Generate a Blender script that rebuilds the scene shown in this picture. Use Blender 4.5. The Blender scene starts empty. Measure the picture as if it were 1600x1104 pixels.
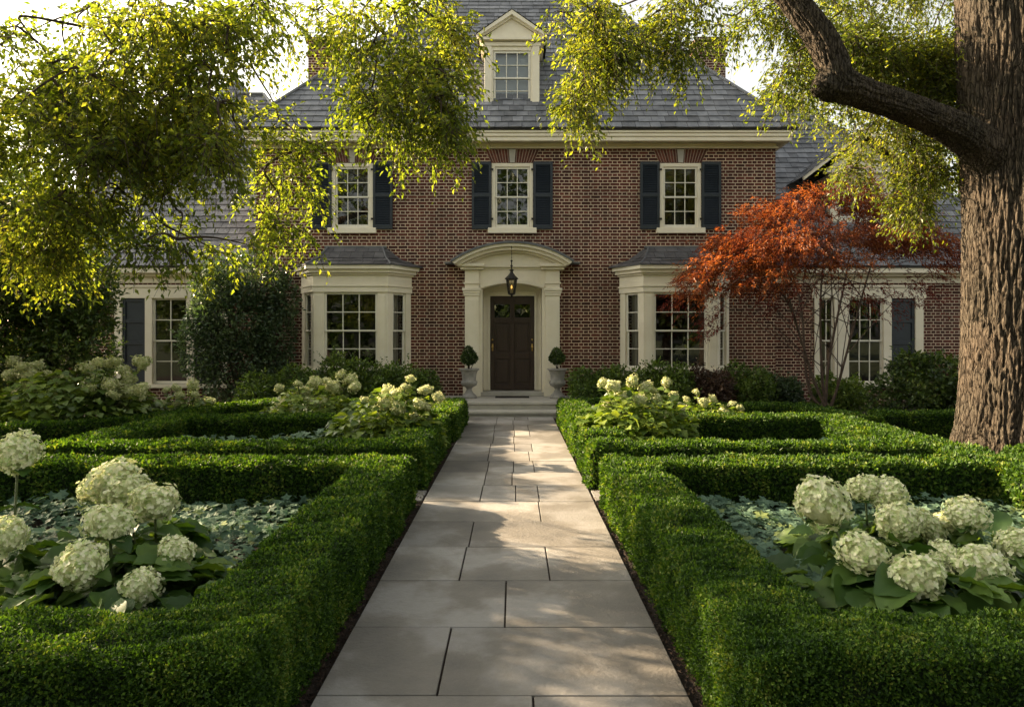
import bpy, math, random
import numpy as np
from mathutils import Vector, noise
R = math.radians
rng = np.random.default_rng(7)
random.seed(7)
sc = bpy.context.scene
COL = sc.collection
F = 1067.0            # focal length in pixels of the 1600 px wide photograph
H = 1.75              # eye height
def W(px, py, Y):
    return np.array([(px-803)*Y/F, Y, H+(526-py)*Y/F])

# ------------------------------------------------------------------ sun
AZ, EL = R(64), R(25)
SUN = np.array([-math.sin(AZ)*math.cos(EL), math.cos(AZ)*math.cos(EL), math.sin(EL)])

# ------------------------------------------------------------------ objects
def tag(o, label=None, cat=None, group=None, kind=None):
    if label: o['label'] = label
    if cat: o['category'] = cat
    if group: o['group'] = group
    if kind: o['kind'] = kind
    return o
def empty(name, loc, label=None, cat=None, group=None, rz=0):
    o = bpy.data.objects.new(name, None); COL.objects.link(o)
    o.location = tuple(float(v) for v in loc); o.rotation_euler = (0, 0, rz); o.empty_display_size = .2
    return tag(o, label, cat, group)
def wloc(o):
    v = Vector((0, 0, 0))
    while o: v += o.location; o = o.parent
    return v
class B:
    """collects vertex / face chunks and links them as one mesh object"""
    def __init__(s): s.c = []; s.n = 0
    def add(s, V, Fc, mat=0):
        V = np.asarray(V, float).reshape(-1, 3); Fc = np.asarray(Fc, int)
        if Fc.ndim == 1: Fc = Fc[None]
        s.c.append((V, Fc + s.n, mat)); s.n += len(V); return s
    def more(s, V, faces, mat=0):
        base = s.n; V = np.asarray(V, float).reshape(-1, 3); s.n += len(V); first = True
        for f in faces:
            s.c.append((V if first else np.zeros((0, 3)), np.asarray([f], int)+base, mat)); first = False
        return s
    def box(s, x0, x1, y0, y1, z0, z1, mat=0):
        V = [(x0,y0,z0),(x1,y0,z0),(x1,y1,z0),(x0,y1,z0),(x0,y0,z1),(x1,y0,z1),(x1,y1,z1),(x0,y1,z1)]
        return s.add(V, [(3,2,1,0),(4,5,6,7),(0,1,5,4),(1,2,6,5),(2,3,7,6),(3,0,4,7)], mat)
    def prism(s, pts, y0, y1, mat=0):          # outline in (x, z), counter-clockwise seen from -Y
        n = len(pts)
        V = [(x, y0, z) for x, z in pts]+[(x, y1, z) for x, z in pts]
        fs = [tuple(range(n)), tuple(range(2*n-1, n-1, -1))]
        fs += [(i, n+i, n+(i+1) % n, (i+1) % n) for i in range(n)]
        return s.more(V, fs, mat)
    def slab(s, pts, z0, z1, mat=0):           # outline in (x, y), counter-clockwise seen from above
        n = len(pts)
        V = [(x, y, z0) for x, y in pts]+[(x, y, z1) for x, y in pts]
        fs = [tuple(range(n-1, -1, -1)), tuple(range(n, 2*n))]
        fs += [(i, (i+1) % n, n+(i+1) % n, n+i) for i in range(n)]
        return s.more(V, fs, mat)
    def lathe(s, prof, cx, cy, cz, seg=32, mat=0, wave=None):
        a = np.linspace(0, 2*np.pi, seg, endpoint=False); V = []
        for i, (r, z) in enumerate(prof):
            k = 1.0 if wave is None else 1+wave[i]*np.abs(np.sin(a*wave_n/2))-wave[i]*.5
            V.append(np.stack([cx+r*k*np.cos(a), cy+r*k*np.sin(a), np.full(seg, cz+z)], 1))
        V = np.concatenate(V); fs = []
        for i in range(len(prof)-1):
            for j in range(seg):
                j2 = (j+1) % seg
                fs.append((i*seg+j, i*seg+j2, (i+1)*seg+j2, (i+1)*seg+j))
        return s.add(V, fs, mat)
    def tube(s, P, rad, seg=6, mat=0, cap=True):
        P = np.asarray(P, float); n = len(P); rad = np.broadcast_to(np.asarray(rad, float), (n,))
        T = np.gradient(P, axis=0); T /= np.linalg.norm(T, axis=1)[:, None]+1e-9
        u = np.cross(T[0], (0, 0, 1.0))
        if np.linalg.norm(u) < .1: u = np.cross(T[0], (1.0, 0, 0))
        a = np.linspace(0, 2*np.pi, seg, endpoint=False); V = []
        for i in range(n):
            u = u-T[i]*np.dot(u, T[i]); u /= np.linalg.norm(u)+1e-9; w = np.cross(T[i], u)
            V.append(P[i]+rad[i]*(np.cos(a)[:, None]*u+np.sin(a)[:, None]*w))
        V = np.concatenate(V); j = np.arange(seg); j2 = (j+1) % seg; fs = []
        for i in range(n-1):
            fs.append(np.stack([i*seg+j, i*seg+j2, (i+1)*seg+j2, (i+1)*seg+j], 1))
        s.add(V, np.concatenate(fs), mat)
        if cap and n > 1:
            s.c.append((np.zeros((0, 3)), np.asarray([np.arange(seg)[::-1]])+s.n-len(V), mat))
            s.c.append((np.zeros((0, 3)), np.asarray([np.arange(seg)])+s.n-seg, mat))
        return s
    def mesh(s, name, mats, smooth=False):
        me = bpy.data.meshes.new(name)
        V = np.concatenate([c[0] for c in s.c])
        li = np.concatenate([c[1].ravel() for c in s.c])
        lt = np.concatenate([np.full(len(c[1]), c[1].shape[1]) for c in s.c])
        mi = np.concatenate([np.full(len(c[1]), c[2]) for c in s.c])
        me.vertices.add(len(V)); me.vertices.foreach_set('co', V.ravel().astype(np.float32))
        me.loops.add(len(li)); me.loops.foreach_set('vertex_index', li.astype(np.int32))
        me.polygons.add(len(lt))
        me.polygons.foreach_set('loop_start', np.concatenate([[0], np.cumsum(lt)[:-1]]).astype(np.int32))
        me.polygons.foreach_set('material_index', mi.astype(np.int32))
        if smooth: me.polygons.foreach_set('use_smooth', np.ones(len(lt), bool))
        else: me.polygons.foreach_set('use_smooth', np.zeros(len(lt), bool))
        for m in (mats if isinstance(mats, (list, tuple)) else [mats]): me.materials.append(m)
        me.update(calc_edges=True); return me
    def build(s, name, mats, parent=None, smooth=False, bevel=0, local=False):
        o = bpy.data.objects.new(name, s.mesh(name, mats, smooth)); COL.objects.link(o)
        if parent is not None:
            o.parent = parent
            if not local: o.location = -wloc(parent)
        if bevel:
            m = o.modifiers.new('edge', 'BEVEL'); m.width = bevel; m.segments = 2; m.limit_method = 'ANGLE'
        return o
def copy_tree(o, parent, loc=None, rz=None):
    c = o.copy(); COL.objects.link(c); c.parent = parent
    if loc is not None: c.location = loc
    if rz is not None: c.rotation_euler = (0, 0, rz)
    for ch in list(o.children): copy_tree(ch, c)
    return c

# ------------------------------------------------------------------ materials
def new_mat(name):
    m = bpy.data.materials.new(name); m.use_nodes = True
    nt = m.node_tree; nt.nodes.clear()
    out = nt.nodes.new('ShaderNodeOutputMaterial')
    return m, nt, out
def node(nt, kind, **kw):
    n = nt.nodes.new('ShaderNode'+kind)
    for k, v in kw.items():
        if k.startswith('i_'): n.inputs[k[2:].replace('_', ' ')].default_value = v
        else: setattr(n, k, v)
    return n
def rgba(c): return (c[0], c[1], c[2], 1)
def ramp(nt, fac, stops):
    r = nt.nodes.new('ShaderNodeValToRGB'); e = r.color_ramp.elements
    while len(e) < len(stops): e.new(.5)
    for k, (p, c) in enumerate(stops): e[k].position = p; e[k].color = rgba(c)
    nt.links.new(fac, r.inputs[0]); return r
def surf_mat(name, c1, c2, scale=3, rough=.6, bump=.15, bscale=40, island=0, spec=.4, c3=None, stretch=None, metal=0, dist=.01):
    m, nt, out = new_mat(name); L = nt.links.new
    tc = node(nt, 'TexCoord'); vec = tc.outputs['Object']
    if stretch:
        mp = node(nt, 'Mapping'); mp.inputs['Scale'].default_value = stretch; L(vec, mp.inputs[0]); vec = mp.outputs[0]
    n1 = node(nt, 'TexNoise', i_Scale=scale, i_Detail=6., i_Roughness=.6); L(vec, n1.inputs['Vector'])
    st = [(.3, c1), (.7, c2)] if c3 is None else [(.3, c1), (.48, c3), (.56, c2), (.75, c3)]
    r = ramp(nt, n1.outputs['Fac'], st); col = r.outputs[0]
    if island:
        g = node(nt, 'NewGeometry'); mr = node(nt, 'MapRange'); mr.inputs['To Min'].default_value = 1-island; mr.inputs['To Max'].default_value = 1+island
        L(g.outputs['Random Per Island'], mr.inputs[0])
        mx = node(nt, 'VectorMath', operation='SCALE'); L(col, mx.inputs[0]); L(mr.outputs[0], mx.inputs['Scale']); col = mx.outputs[0]
    p = node(nt, 'BsdfPrincipled', i_Roughness=rough, i_Metallic=metal)
    p.inputs['Specular IOR Level'].default_value = spec
    L(col, p.inputs['Base Color'])
    if bump:
        n2 = node(nt, 'TexNoise', i_Scale=bscale, i_Detail=8., i_Roughness=.65); L(vec, n2.inputs['Vector'])
        bp = node(nt, 'Bump', i_Strength=bump, i_Distance=dist); L(n2.outputs['Fac'], bp.inputs['Height']); L(bp.outputs[0], p.inputs['Normal'])
    L(p.outputs[0], out.inputs[0]); return m
def leaf_mat(name, stops, tint=(1.5, 1.5, .6), trans=.4, rough=.45, spec=.35, clump=1.2, cl=.35):
    m, nt, out = new_mat(name); L = nt.links.new
    g = node(nt, 'NewGeometry'); tc = node(nt, 'TexCoord')
    n1 = node(nt, 'TexNoise', i_Scale=clump, i_Detail=2.); L(tc.outputs['Object'], n1.inputs['Vector'])
    ma = node(nt, 'MapRange'); ma.inputs['From Min'].default_value = .3; ma.inputs['From Max'].default_value = .7
    ma.inputs['To Min'].default_value = -cl; ma.inputs['To Max'].default_value = cl; L(n1.outputs['Fac'], ma.inputs[0])
    ad = node(nt, 'Math', operation='ADD', use_clamp=True); L(g.outputs['Random Per Island'], ad.inputs[0]); L(ma.outputs[0], ad.inputs[1])
    r = ramp(nt, ad.outputs[0], stops)
    p = node(nt, 'BsdfPrincipled', i_Roughness=rough); p.inputs['Specular IOR Level'].default_value = spec
    L(r.outputs[0], p.inputs['Base Color'])
    vm = node(nt, 'VectorMath', operation='MULTIPLY'); vm.inputs[1].default_value = tint; L(r.outputs[0], vm.inputs[0])
    t = node(nt, 'BsdfTranslucent'); L(vm.outputs[0], t.inputs[0])
    mx = node(nt, 'MixShader'); mx.inputs[0].default_value = trans
    L(p.outputs[0], mx.inputs[1]); L(t.outputs[0], mx.inputs[2]); L(mx.outputs[0], out.inputs[0]); return m
def brick_mat():
    m, nt, out = new_mat('red_brick'); L = nt.links.new
    tc = node(nt, 'TexCoord'); sx = node(nt, 'SeparateXYZ'); L(tc.outputs['Object'], sx.inputs[0])
    g = node(nt, 'NewGeometry'); sn = node(nt, 'SeparateXYZ'); L(g.outputs['True Normal'], sn.inputs[0])
    ab = node(nt, 'Math', operation='ABSOLUTE'); L(sn.outputs[0], ab.inputs[0])
    gt = node(nt, 'Math', operation='GREATER_THAN'); gt.inputs[1].default_value = .6; L(ab.outputs[0], gt.inputs[0])
    mu = node(nt, 'Mix'); L(gt.outputs[0], mu.inputs[0]); L(sx.outputs[0], mu.inputs[2]); L(sx.outputs[1], mu.inputs[3])
    cb = node(nt, 'CombineXYZ'); L(mu.outputs[0], cb.inputs[0]); L(sx.outputs[2], cb.inputs[1])
    dn = node(nt, 'TexNoise', i_Scale=9., i_Detail=2.); L(tc.outputs['Object'], dn.inputs['Vector'])
    ds = node(nt, 'VectorMath', operation='SCALE'); ds.inputs['Scale'].default_value = .012; L(dn.outputs['Color'], ds.inputs[0])
    av = node(nt, 'VectorMath', operation='ADD'); L(cb.outputs[0], av.inputs[0]); L(ds.outputs[0], av.inputs[1])
    bt = node(nt, 'TexBrick', offset=.5, squash=.5, squash_frequency=2)
    for k, v in (('Scale', 1.), ('Brick Width', .235), ('Row Height', .0765), ('Mortar Size', .0105), ('Mortar Smooth', .25), ('Bias', 0.)): bt.inputs[k].default_value = v
    bt.inputs['Color1'].default_value = rgba((.128, .039, .026)); bt.inputs['Color2'].default_value = rgba((.050, .019, .015)); bt.inputs['Mortar'].default_value = rgba((.54, .44, .33))
    L(av.outputs[0], bt.inputs['Vector'])
    n2 = node(nt, 'TexNoise', i_Scale=.9, i_Detail=5.); L(tc.outputs['Object'], n2.inputs['Vector'])
    rr = ramp(nt, n2.outputs['Fac'], [(.28, (.62, .60, .60)), (.5, (.95, .93, .92)), (.72, (1.2, 1.12, 1.05))])
    n3 = node(nt, 'TexNoise', i_Scale=30., i_Detail=4.); L(tc.outputs['Object'], n3.inputs['Vector'])
    r3 = ramp(nt, n3.outputs['Fac'], [(.3, (.8, .8, .8)), (.7, (1.15, 1.15, 1.15))])
    m1 = node(nt, 'Mix', data_type='RGBA', blend_type='MULTIPLY'); m1.inputs[0].default_value = 1
    L(bt.outputs['Color'], m1.inputs[6]); L(rr.outputs[0], m1.inputs[7])
    m2 = node(nt, 'Mix', data_type='RGBA', blend_type='MULTIPLY'); m2.inputs[0].default_value = 1
    L(m1.outputs[2], m2.inputs[6]); L(r3.outputs[0], m2.inputs[7])
    p = node(nt, 'BsdfPrincipled', i_Roughness=.85); p.inputs['Specular IOR Level'].default_value = .2
    L(m2.outputs[2], p.inputs['Base Color'])
    iv = node(nt, 'Math', operation='SUBTRACT'); iv.inputs[0].default_value = 1; L(bt.outputs['Fac'], iv.inputs[1])
    bp = node(nt, 'Bump', i_Strength=.6, i_Distance=.008); L(iv.outputs[0], bp.inputs['Height']); L(bp.outputs[0], p.inputs['Normal'])
    L(p.outputs[0], out.inputs[0]); return m
def glass_mat(name='window_glass', tint=(.8, .82, .8), gl=.95):
    m, nt, out = new_mat(name); L = nt.links.new
    tr = node(nt, 'BsdfTransparent'); tr.inputs[0].default_value = rgba(tint)
    gs = node(nt, 'BsdfGlossy', i_Roughness=.02); gs.inputs[0].default_value = (gl, gl, gl, 1)
    tc = node(nt, 'TexCoord'); n = node(nt, 'TexNoise', i_Scale=2.5, i_Detail=2.); L(tc.outputs['Object'], n.inputs['Vector'])
    bp = node(nt, 'Bump', i_Strength=.15, i_Distance=.01); L(n.outputs['Fac'], bp.inputs['Height']); L(bp.outputs[0], gs.inputs['Normal'])
    fr = node(nt, 'Fresnel', i_IOR=1.75)
    mx = node(nt, 'MixShader'); L(fr.outputs[0], mx.inputs[0]); L(tr.outputs[0], mx.inputs[1]); L(gs.outputs[0], mx.inputs[2])
    L(mx.outputs[0], out.inputs[0]); return m
def emit_mat(name, c, s):
    m, nt, out = new_mat(name); e = node(nt, 'Emission'); e.inputs[0].default_value = rgba(c); e.inputs[1].default_value = s
    nt.links.new(e.outputs[0], out.inputs[0]); return m

def bark_mat():
    m, nt, out = new_mat('furrowed_bark'); L = nt.links.new
    tc = node(nt, 'TexCoord'); mp = node(nt, 'Mapping'); mp.inputs['Scale'].default_value = (1, 1, .16); L(tc.outputs['Object'], mp.inputs[0])
    n0 = node(nt, 'TexNoise', i_Scale=6., i_Detail=3.); L(mp.outputs[0], n0.inputs['Vector'])
    sc_ = node(nt, 'VectorMath', operation='SCALE'); sc_.inputs['Scale'].default_value = .05; L(n0.outputs['Color'], sc_.inputs[0])
    ad = node(nt, 'VectorMath', operation='ADD'); L(mp.outputs[0], ad.inputs[0]); L(sc_.outputs[0], ad.inputs[1])
    vo = node(nt, 'TexVoronoi', i_Scale=26.); vo.feature = 'DISTANCE_TO_EDGE'; L(ad.outputs[0], vo.inputs['Vector'])
    n1 = node(nt, 'TexNoise', i_Scale=38., i_Detail=8., i_Roughness=.7); L(mp.outputs[0], n1.inputs['Vector'])
    n2 = node(nt, 'TexNoise', i_Scale=1.7, i_Detail=4.); L(tc.outputs['Object'], n2.inputs['Vector'])
    r1 = ramp(nt, vo.outputs['Distance'], [(0, (.30, .28, .26)), (.12, (1, 1, 1))])
    r2 = ramp(nt, n1.outputs['Fac'], [(.3, (.040, .033, .026)), (.55, (.092, .075, .057)), (.75, (.16, .132, .10))])
    r3 = ramp(nt, n2.outputs['Fac'], [(.35, (.78, .80, .76)), (.65, (1.12, 1.06, 1.0))])
    a = node(nt, 'Mix', data_type='RGBA', blend_type='MULTIPLY'); a.inputs[0].default_value = 1; L(r2.outputs[0], a.inputs[6]); L(r1.outputs[0], a.inputs[7])
    b_ = node(nt, 'Mix', data_type='RGBA', blend_type='MULTIPLY'); b_.inputs[0].default_value = 1; L(a.outputs[2], b_.inputs[6]); L(r3.outputs[0], b_.inputs[7])
    p = node(nt, 'BsdfPrincipled', i_Roughness=.92); p.inputs['Specular IOR Level'].default_value = .15; L(b_.outputs[2], p.inputs['Base Color'])
    mn = node(nt, 'Math', operation='MINIMUM'); mn.inputs[1].default_value = .15; L(vo.outputs['Distance'], mn.inputs[0])
    ms = node(nt, 'Math', operation='MULTIPLY_ADD'); ms.inputs[1].default_value = 4.; L(mn.outputs[0], ms.inputs[0]); L(n1.outputs['Fac'], ms.inputs[2])
    bp = node(nt, 'Bump', i_Strength=1., i_Distance=.03); L(ms.outputs[0], bp.inputs['Height']); L(bp.outputs[0], p.inputs['Normal'])
    L(p.outputs[0], out.inputs[0]); return m
M = {}
M['brick'] = brick_mat()
M['cream'] = surf_mat('cream_paint', (.75, .675, .52), (.83, .76, .61), 2.5, .5, .06, 60, spec=.35)
M['sash'] = surf_mat('white_sash_paint', (.72, .68, .57), (.78, .74, .63), 5, .45, .03, 60)
M['slate'] = surf_mat('slate', (.095, .101, .113), (.185, .188, .198), 5, .6, .35, 30, island=.34, spec=.4)
M['darkslate'] = surf_mat('dark_slate', (.06, .058, .062), (.12, .115, .115), 5, .6, .3, 30, island=.3)
M['underlay'] = surf_mat('roof_underlay', (.02, .02, .022), (.03, .03, .032), 5, .9, 0)
M['lead'] = surf_mat('lead_flashing', (.10, .105, .115), (.17, .175, .18), 6, .5, .2, 30, metal=.3)
M['shutter'] = surf_mat('navy_shutter_paint', (.016, .022, .03), (.024, .032, .042), 6, .4, .05, 60, spec=.4)
M['door'] = surf_mat('dark_brown_door', (.026, .013, .010), (.045, .024, .018), 4, .38, .08, 40, stretch=(6, 6, .6), spec=.45)
M['brass'] = surf_mat('brass', (.6, .4, .12), (.7, .5, .18), 8, .3, 0, metal=1)
M['iron'] = surf_mat('black_iron', (.02, .018, .016), (.045, .04, .035), 20, .5, .2, 60, metal=.6)
M['glass'] = glass_mat()
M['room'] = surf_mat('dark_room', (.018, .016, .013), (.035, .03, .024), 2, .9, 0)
M['curtain'] = surf_mat('curtain', (.34, .33, .28), (.5, .48, .42), 3, .9, .3, 6, stretch=(8, 8, .4))
M['pane_backing'] = surf_mat('pale_blue_backing', (.62, .68, .74), (.7, .75, .8), 1.5, .8, .1, 4)
M['stone'] = surf_mat('bluestone_paving', (.105, .100, .094), (.275, .262, .244), .9, .62, .6, 34, island=.2, c3=(.185, .170, .148), spec=.35, dist=.012)
M['step'] = surf_mat('step_stone', (.33, .31, .27), (.47, .44, .38), 3, .7, .3, 30)
M['urn'] = surf_mat('cast_stone', (.2, .19, .17), (.36, .34, .31), 7, .8, .5, 40)
M['soil'] = surf_mat('soil', (.018, .012, .009), (.05, .034, .024), 9, .95, 1.0, 45, dist=.03)
M['mulch'] = surf_mat('bark_mulch', (.02, .012, .008), (.085, .05, .03), 22, .9, 1.0, 60, dist=.03)
M['ground'] = surf_mat('ground_turf', (.02, .03, .01), (.045, .06, .018), 4, .95, .8, 40, dist=.03)
M['mat'] = surf_mat('coir_mat', (.018, .015, .013), (.035, .028, .022), 60, .95, .5, 200)
M['bark'] = bark_mat()
M['twig'] = surf_mat('twig_bark', (.035, .025, .018), (.085, .062, .045), 9, .9, .4, 30, spec=.2)
M['maplebark'] = surf_mat('maple_bark', (.05, .035, .028), (.13, .095, .075), 9, .85, .4, 30, spec=.2)
M['stem'] = surf_mat('green_stem', (.05, .075, .02), (.10, .12, .04), 9, .6, 0)
M['box'] = leaf_mat('boxwood_leaf', [(0, (.015, .038, .006)), (.3, (.032, .074, .010)), (.7, (.060, .120, .014)), (.95, (.11, .18, .022)), (1, (.16, .20, .04))], (1.6, 1.6, .5), .36, .52, .22, 3.2, .28)
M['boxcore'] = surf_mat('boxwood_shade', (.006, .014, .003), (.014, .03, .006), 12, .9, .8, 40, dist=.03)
M['tree'] = leaf_mat('linden_leaf', [(0, (.050, .078, .014)), (.4, (.088, .123, .023)), (.75, (.138, .172, .035)), (1, (.205, .22, .052))], (2.4, 2.2, .55), .6, .42, .35, .6, .3)
M['oak'] = leaf_mat('oak_leaf', [(0, (.044, .068, .014)), (.4, (.080, .112, .022)), (.8, (.125, .155, .03)), (1, (.185, .2, .045))], (2.3, 2.1, .5), .57, .42, .35, .6, .3)
M['maple'] = leaf_mat('maple_leaf', [(0, (.070, .018, .012)), (.35, (.15, .040, .018)), (.7, (.25, .082, .028)), (1, (.37, .155, .05))], (1.6, 1.1, .5), .4, .45, .3, 1.5, .35)
M['maplered'] = leaf_mat('maple_leaf_red', [(0, (.05, .012, .010)), (.5, (.11, .022, .014)), (1, (.19, .045, .025))], (1.8, .9, .6), .35, .5, .3, 1.5, .3)
M['shrub'] = leaf_mat('shrub_leaf', [(0, (.022, .044, .010)), (.4, (.05, .088, .018)), (.8, (.095, .145, .03)), (1, (.16, .2, .05))], (1.5, 1.5, .6), .3, .4, .45, 1.5, .3)
M['shrubblue'] = leaf_mat('dark_shrub_leaf', [(0, (.026, .05, .022)), (.5, (.062, .10, .044)), (1, (.13, .18, .085))], (1.4, 1.5, .7), .28, .35, .5, 1.5, .3)
M['fresh'] = leaf_mat('fresh_shrub_leaf', [(0, (.045, .085, .014)), (.5, (.10, .16, .026)), (1, (.2, .27, .055))], (1.6, 1.5, .5), .35, .42, .4, 1.5, .3)
M['dusky'] = leaf_mat('dusky_red_leaf', [(0, (.030, .020, .014)), (.5, (.07, .042, .030)), (1, (.15, .10, .07))], (1.5, 1.2, .8), .3, .5, .3, 1.5, .3)
M['lowleaf'] = leaf_mat('low_shrub_leaf', [(0, (.035, .068, .013)), (.5, (.08, .135, .026)), (1, (.17, .235, .05))], (1.6, 1.6, .5), .33, .42, .4, 2, .3)
M['lime'] = leaf_mat('lime_hydrangea_leaf', [(0, (.045, .085, .012)), (.5, (.10, .16, .022)), (1, (.2, .26, .05))], (1.7, 1.6, .5), .38, .45, .35, 2, .3)
M['hleaf'] = leaf_mat('hydrangea_leaf', [(0, (.030, .072, .014)), (.5, (.062, .122, .024)), (1, (.12, .19, .04))], (1.7, 1.6, .5), .3, .45, .35, 2, .3)
M['flower'] = leaf_mat('hydrangea_petal', [(0, (.38, .48, .17)), (.3, (.64, .70, .38)), (.7, (.78, .77, .52)), (1, (.84, .81, .61))], (1, 1, .9), .3, .6, .2, 7, .25)
M['flowerlo'] = leaf_mat('hydrangea_petal_green', [(0, (.26, .34, .10)), (.4, (.46, .49, .22)), (.8, (.62, .60, .36)), (1, (.70, .66, .46))], (1, 1, .9), .3, .6, .2, 7, .3)
M['flowercore'] = surf_mat('flower_core', (.42, .45, .22), (.55, .56, .32), 9, .9, 0)
M['cover'] = leaf_mat('blue_green_leaf', [(0, (.05, .09, .058)), (.5, (.10, .165, .11)), (.9, (.15, .225, .15)), (1, (.2, .25, .09))], (1.2, 1.4, .8), .25, .65, .15, 3, .25)
M['flame'] = emit_mat('lantern_flame', (1, .5, .12), .8)
M['lampglass'] = glass_mat('lantern_glass', (.8, .74, .62), .8)

# ------------------------------------------------------------------ leaves
def unit(a): return a/(np.linalg.norm(a, axis=-1, keepdims=True)+1e-9)
def nz(P, f, seed):
    r = np.random.default_rng(seed); t = 0
    for k in range(6):
        v = unit(r.normal(size=3))*f*(.6+.25*k); t = t+np.sin(P@v+r.uniform(0, 6.28))
    return t/6*1.6
T_RH = (np.array([(0,0,0),(.42,-.5,.10),(1,0,-.06),(.42,.5,.10)]), np.array([(0,1,2),(0,2,3)]))
T_OV = (np.array([(0,0,0),(.22,-.36,.07),(.55,-.46,.08),(1,0,-.22),(.55,.46,.08),(.22,.36,.07),(.25,0,0),(.6,0,-.04)]),
        np.array([(0,1,6),(6,1,2),(6,2,7),(7,2,3),(7,3,4),(6,7,4),(6,4,5),(0,6,5)]))
def big_leaf():
    V = []; ns, nt_ = 9, 5
    for i in range(ns):
        q = i/(ns-1); w_ = .5*math.sin(math.pi*min(1, q**.75*.97+.015))**.75*(1+.05*(i % 2))
        for j in range(nt_):
            t = j/(nt_-1)*2-1; V.append((q, t*w_, .16*abs(t)*w_*2-.30*q*q+.022*(1 if i % 2 else -1)*abs(t)))
    return (np.array(V), np.array([f for i in range(ns-1) for j in range(nt_-1) for f in ((i*nt_+j, (i+1)*nt_+j, (i+1)*nt_+j+1), (i*nt_+j, (i+1)*nt_+j+1, i*nt_+j+1))]))
T_BIG = big_leaf()
def star():
    V = [(.0,0,0)]
    for k in range(10):
        a = math.pi*(k/10*2-1)*.86; r = 1 if k % 2 == 0 else .55
        V.append((.25+.75*r*math.cos(a)*.9, .62*r*math.sin(a), .10*abs(math.sin(a))-.12*r))
    V[0] = (.1, 0, 0)
    return (np.array(V), np.array([(0, i, i+1) for i in range(1, 10)]))
T_ST = star()
def leaves(b, P, D, N, Ln, Wd, tmpl=T_RH, mat=0):
    if len(P) == 0: return
    T, Fc = tmpl; n = len(P); D = unit(D); S = unit(np.cross(D, N)); N2 = np.cross(S, D)
    Ln = np.broadcast_to(Ln, (n,))[:, None, None]; Wd = np.broadcast_to(Wd, (n,))[:, None, None]
    V = P[:, None]+D[:, None]*(T[None, :, :1]*Ln)+S[:, None]*(T[None, :, 1:2]*Wd)+N2[:, None]*(T[None, :, 2:]*Ln)
    k = len(T); fs = (Fc[None]+(np.arange(n)*k)[:, None, None]).reshape(-1, 3)
    b.add(V.reshape(-1, 3), fs, mat)
# gaps in the foliage through which the sun reaches these spots: x, y, z, radius
SPOTS = []
def spot_mask(P):
    keep = np.ones(len(P), bool)
    for x, y, z, r in SPOTS:
        d = P-np.array([x, y, z]); t = d@SUN
        q = d-t[:, None]*SUN
        keep &= ~((t > 0) & (np.linalg.norm(q, axis=1) < r*(1+.25*np.sin(P[:, 2]*3+P[:, 1]*5))))
    return keep

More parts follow.
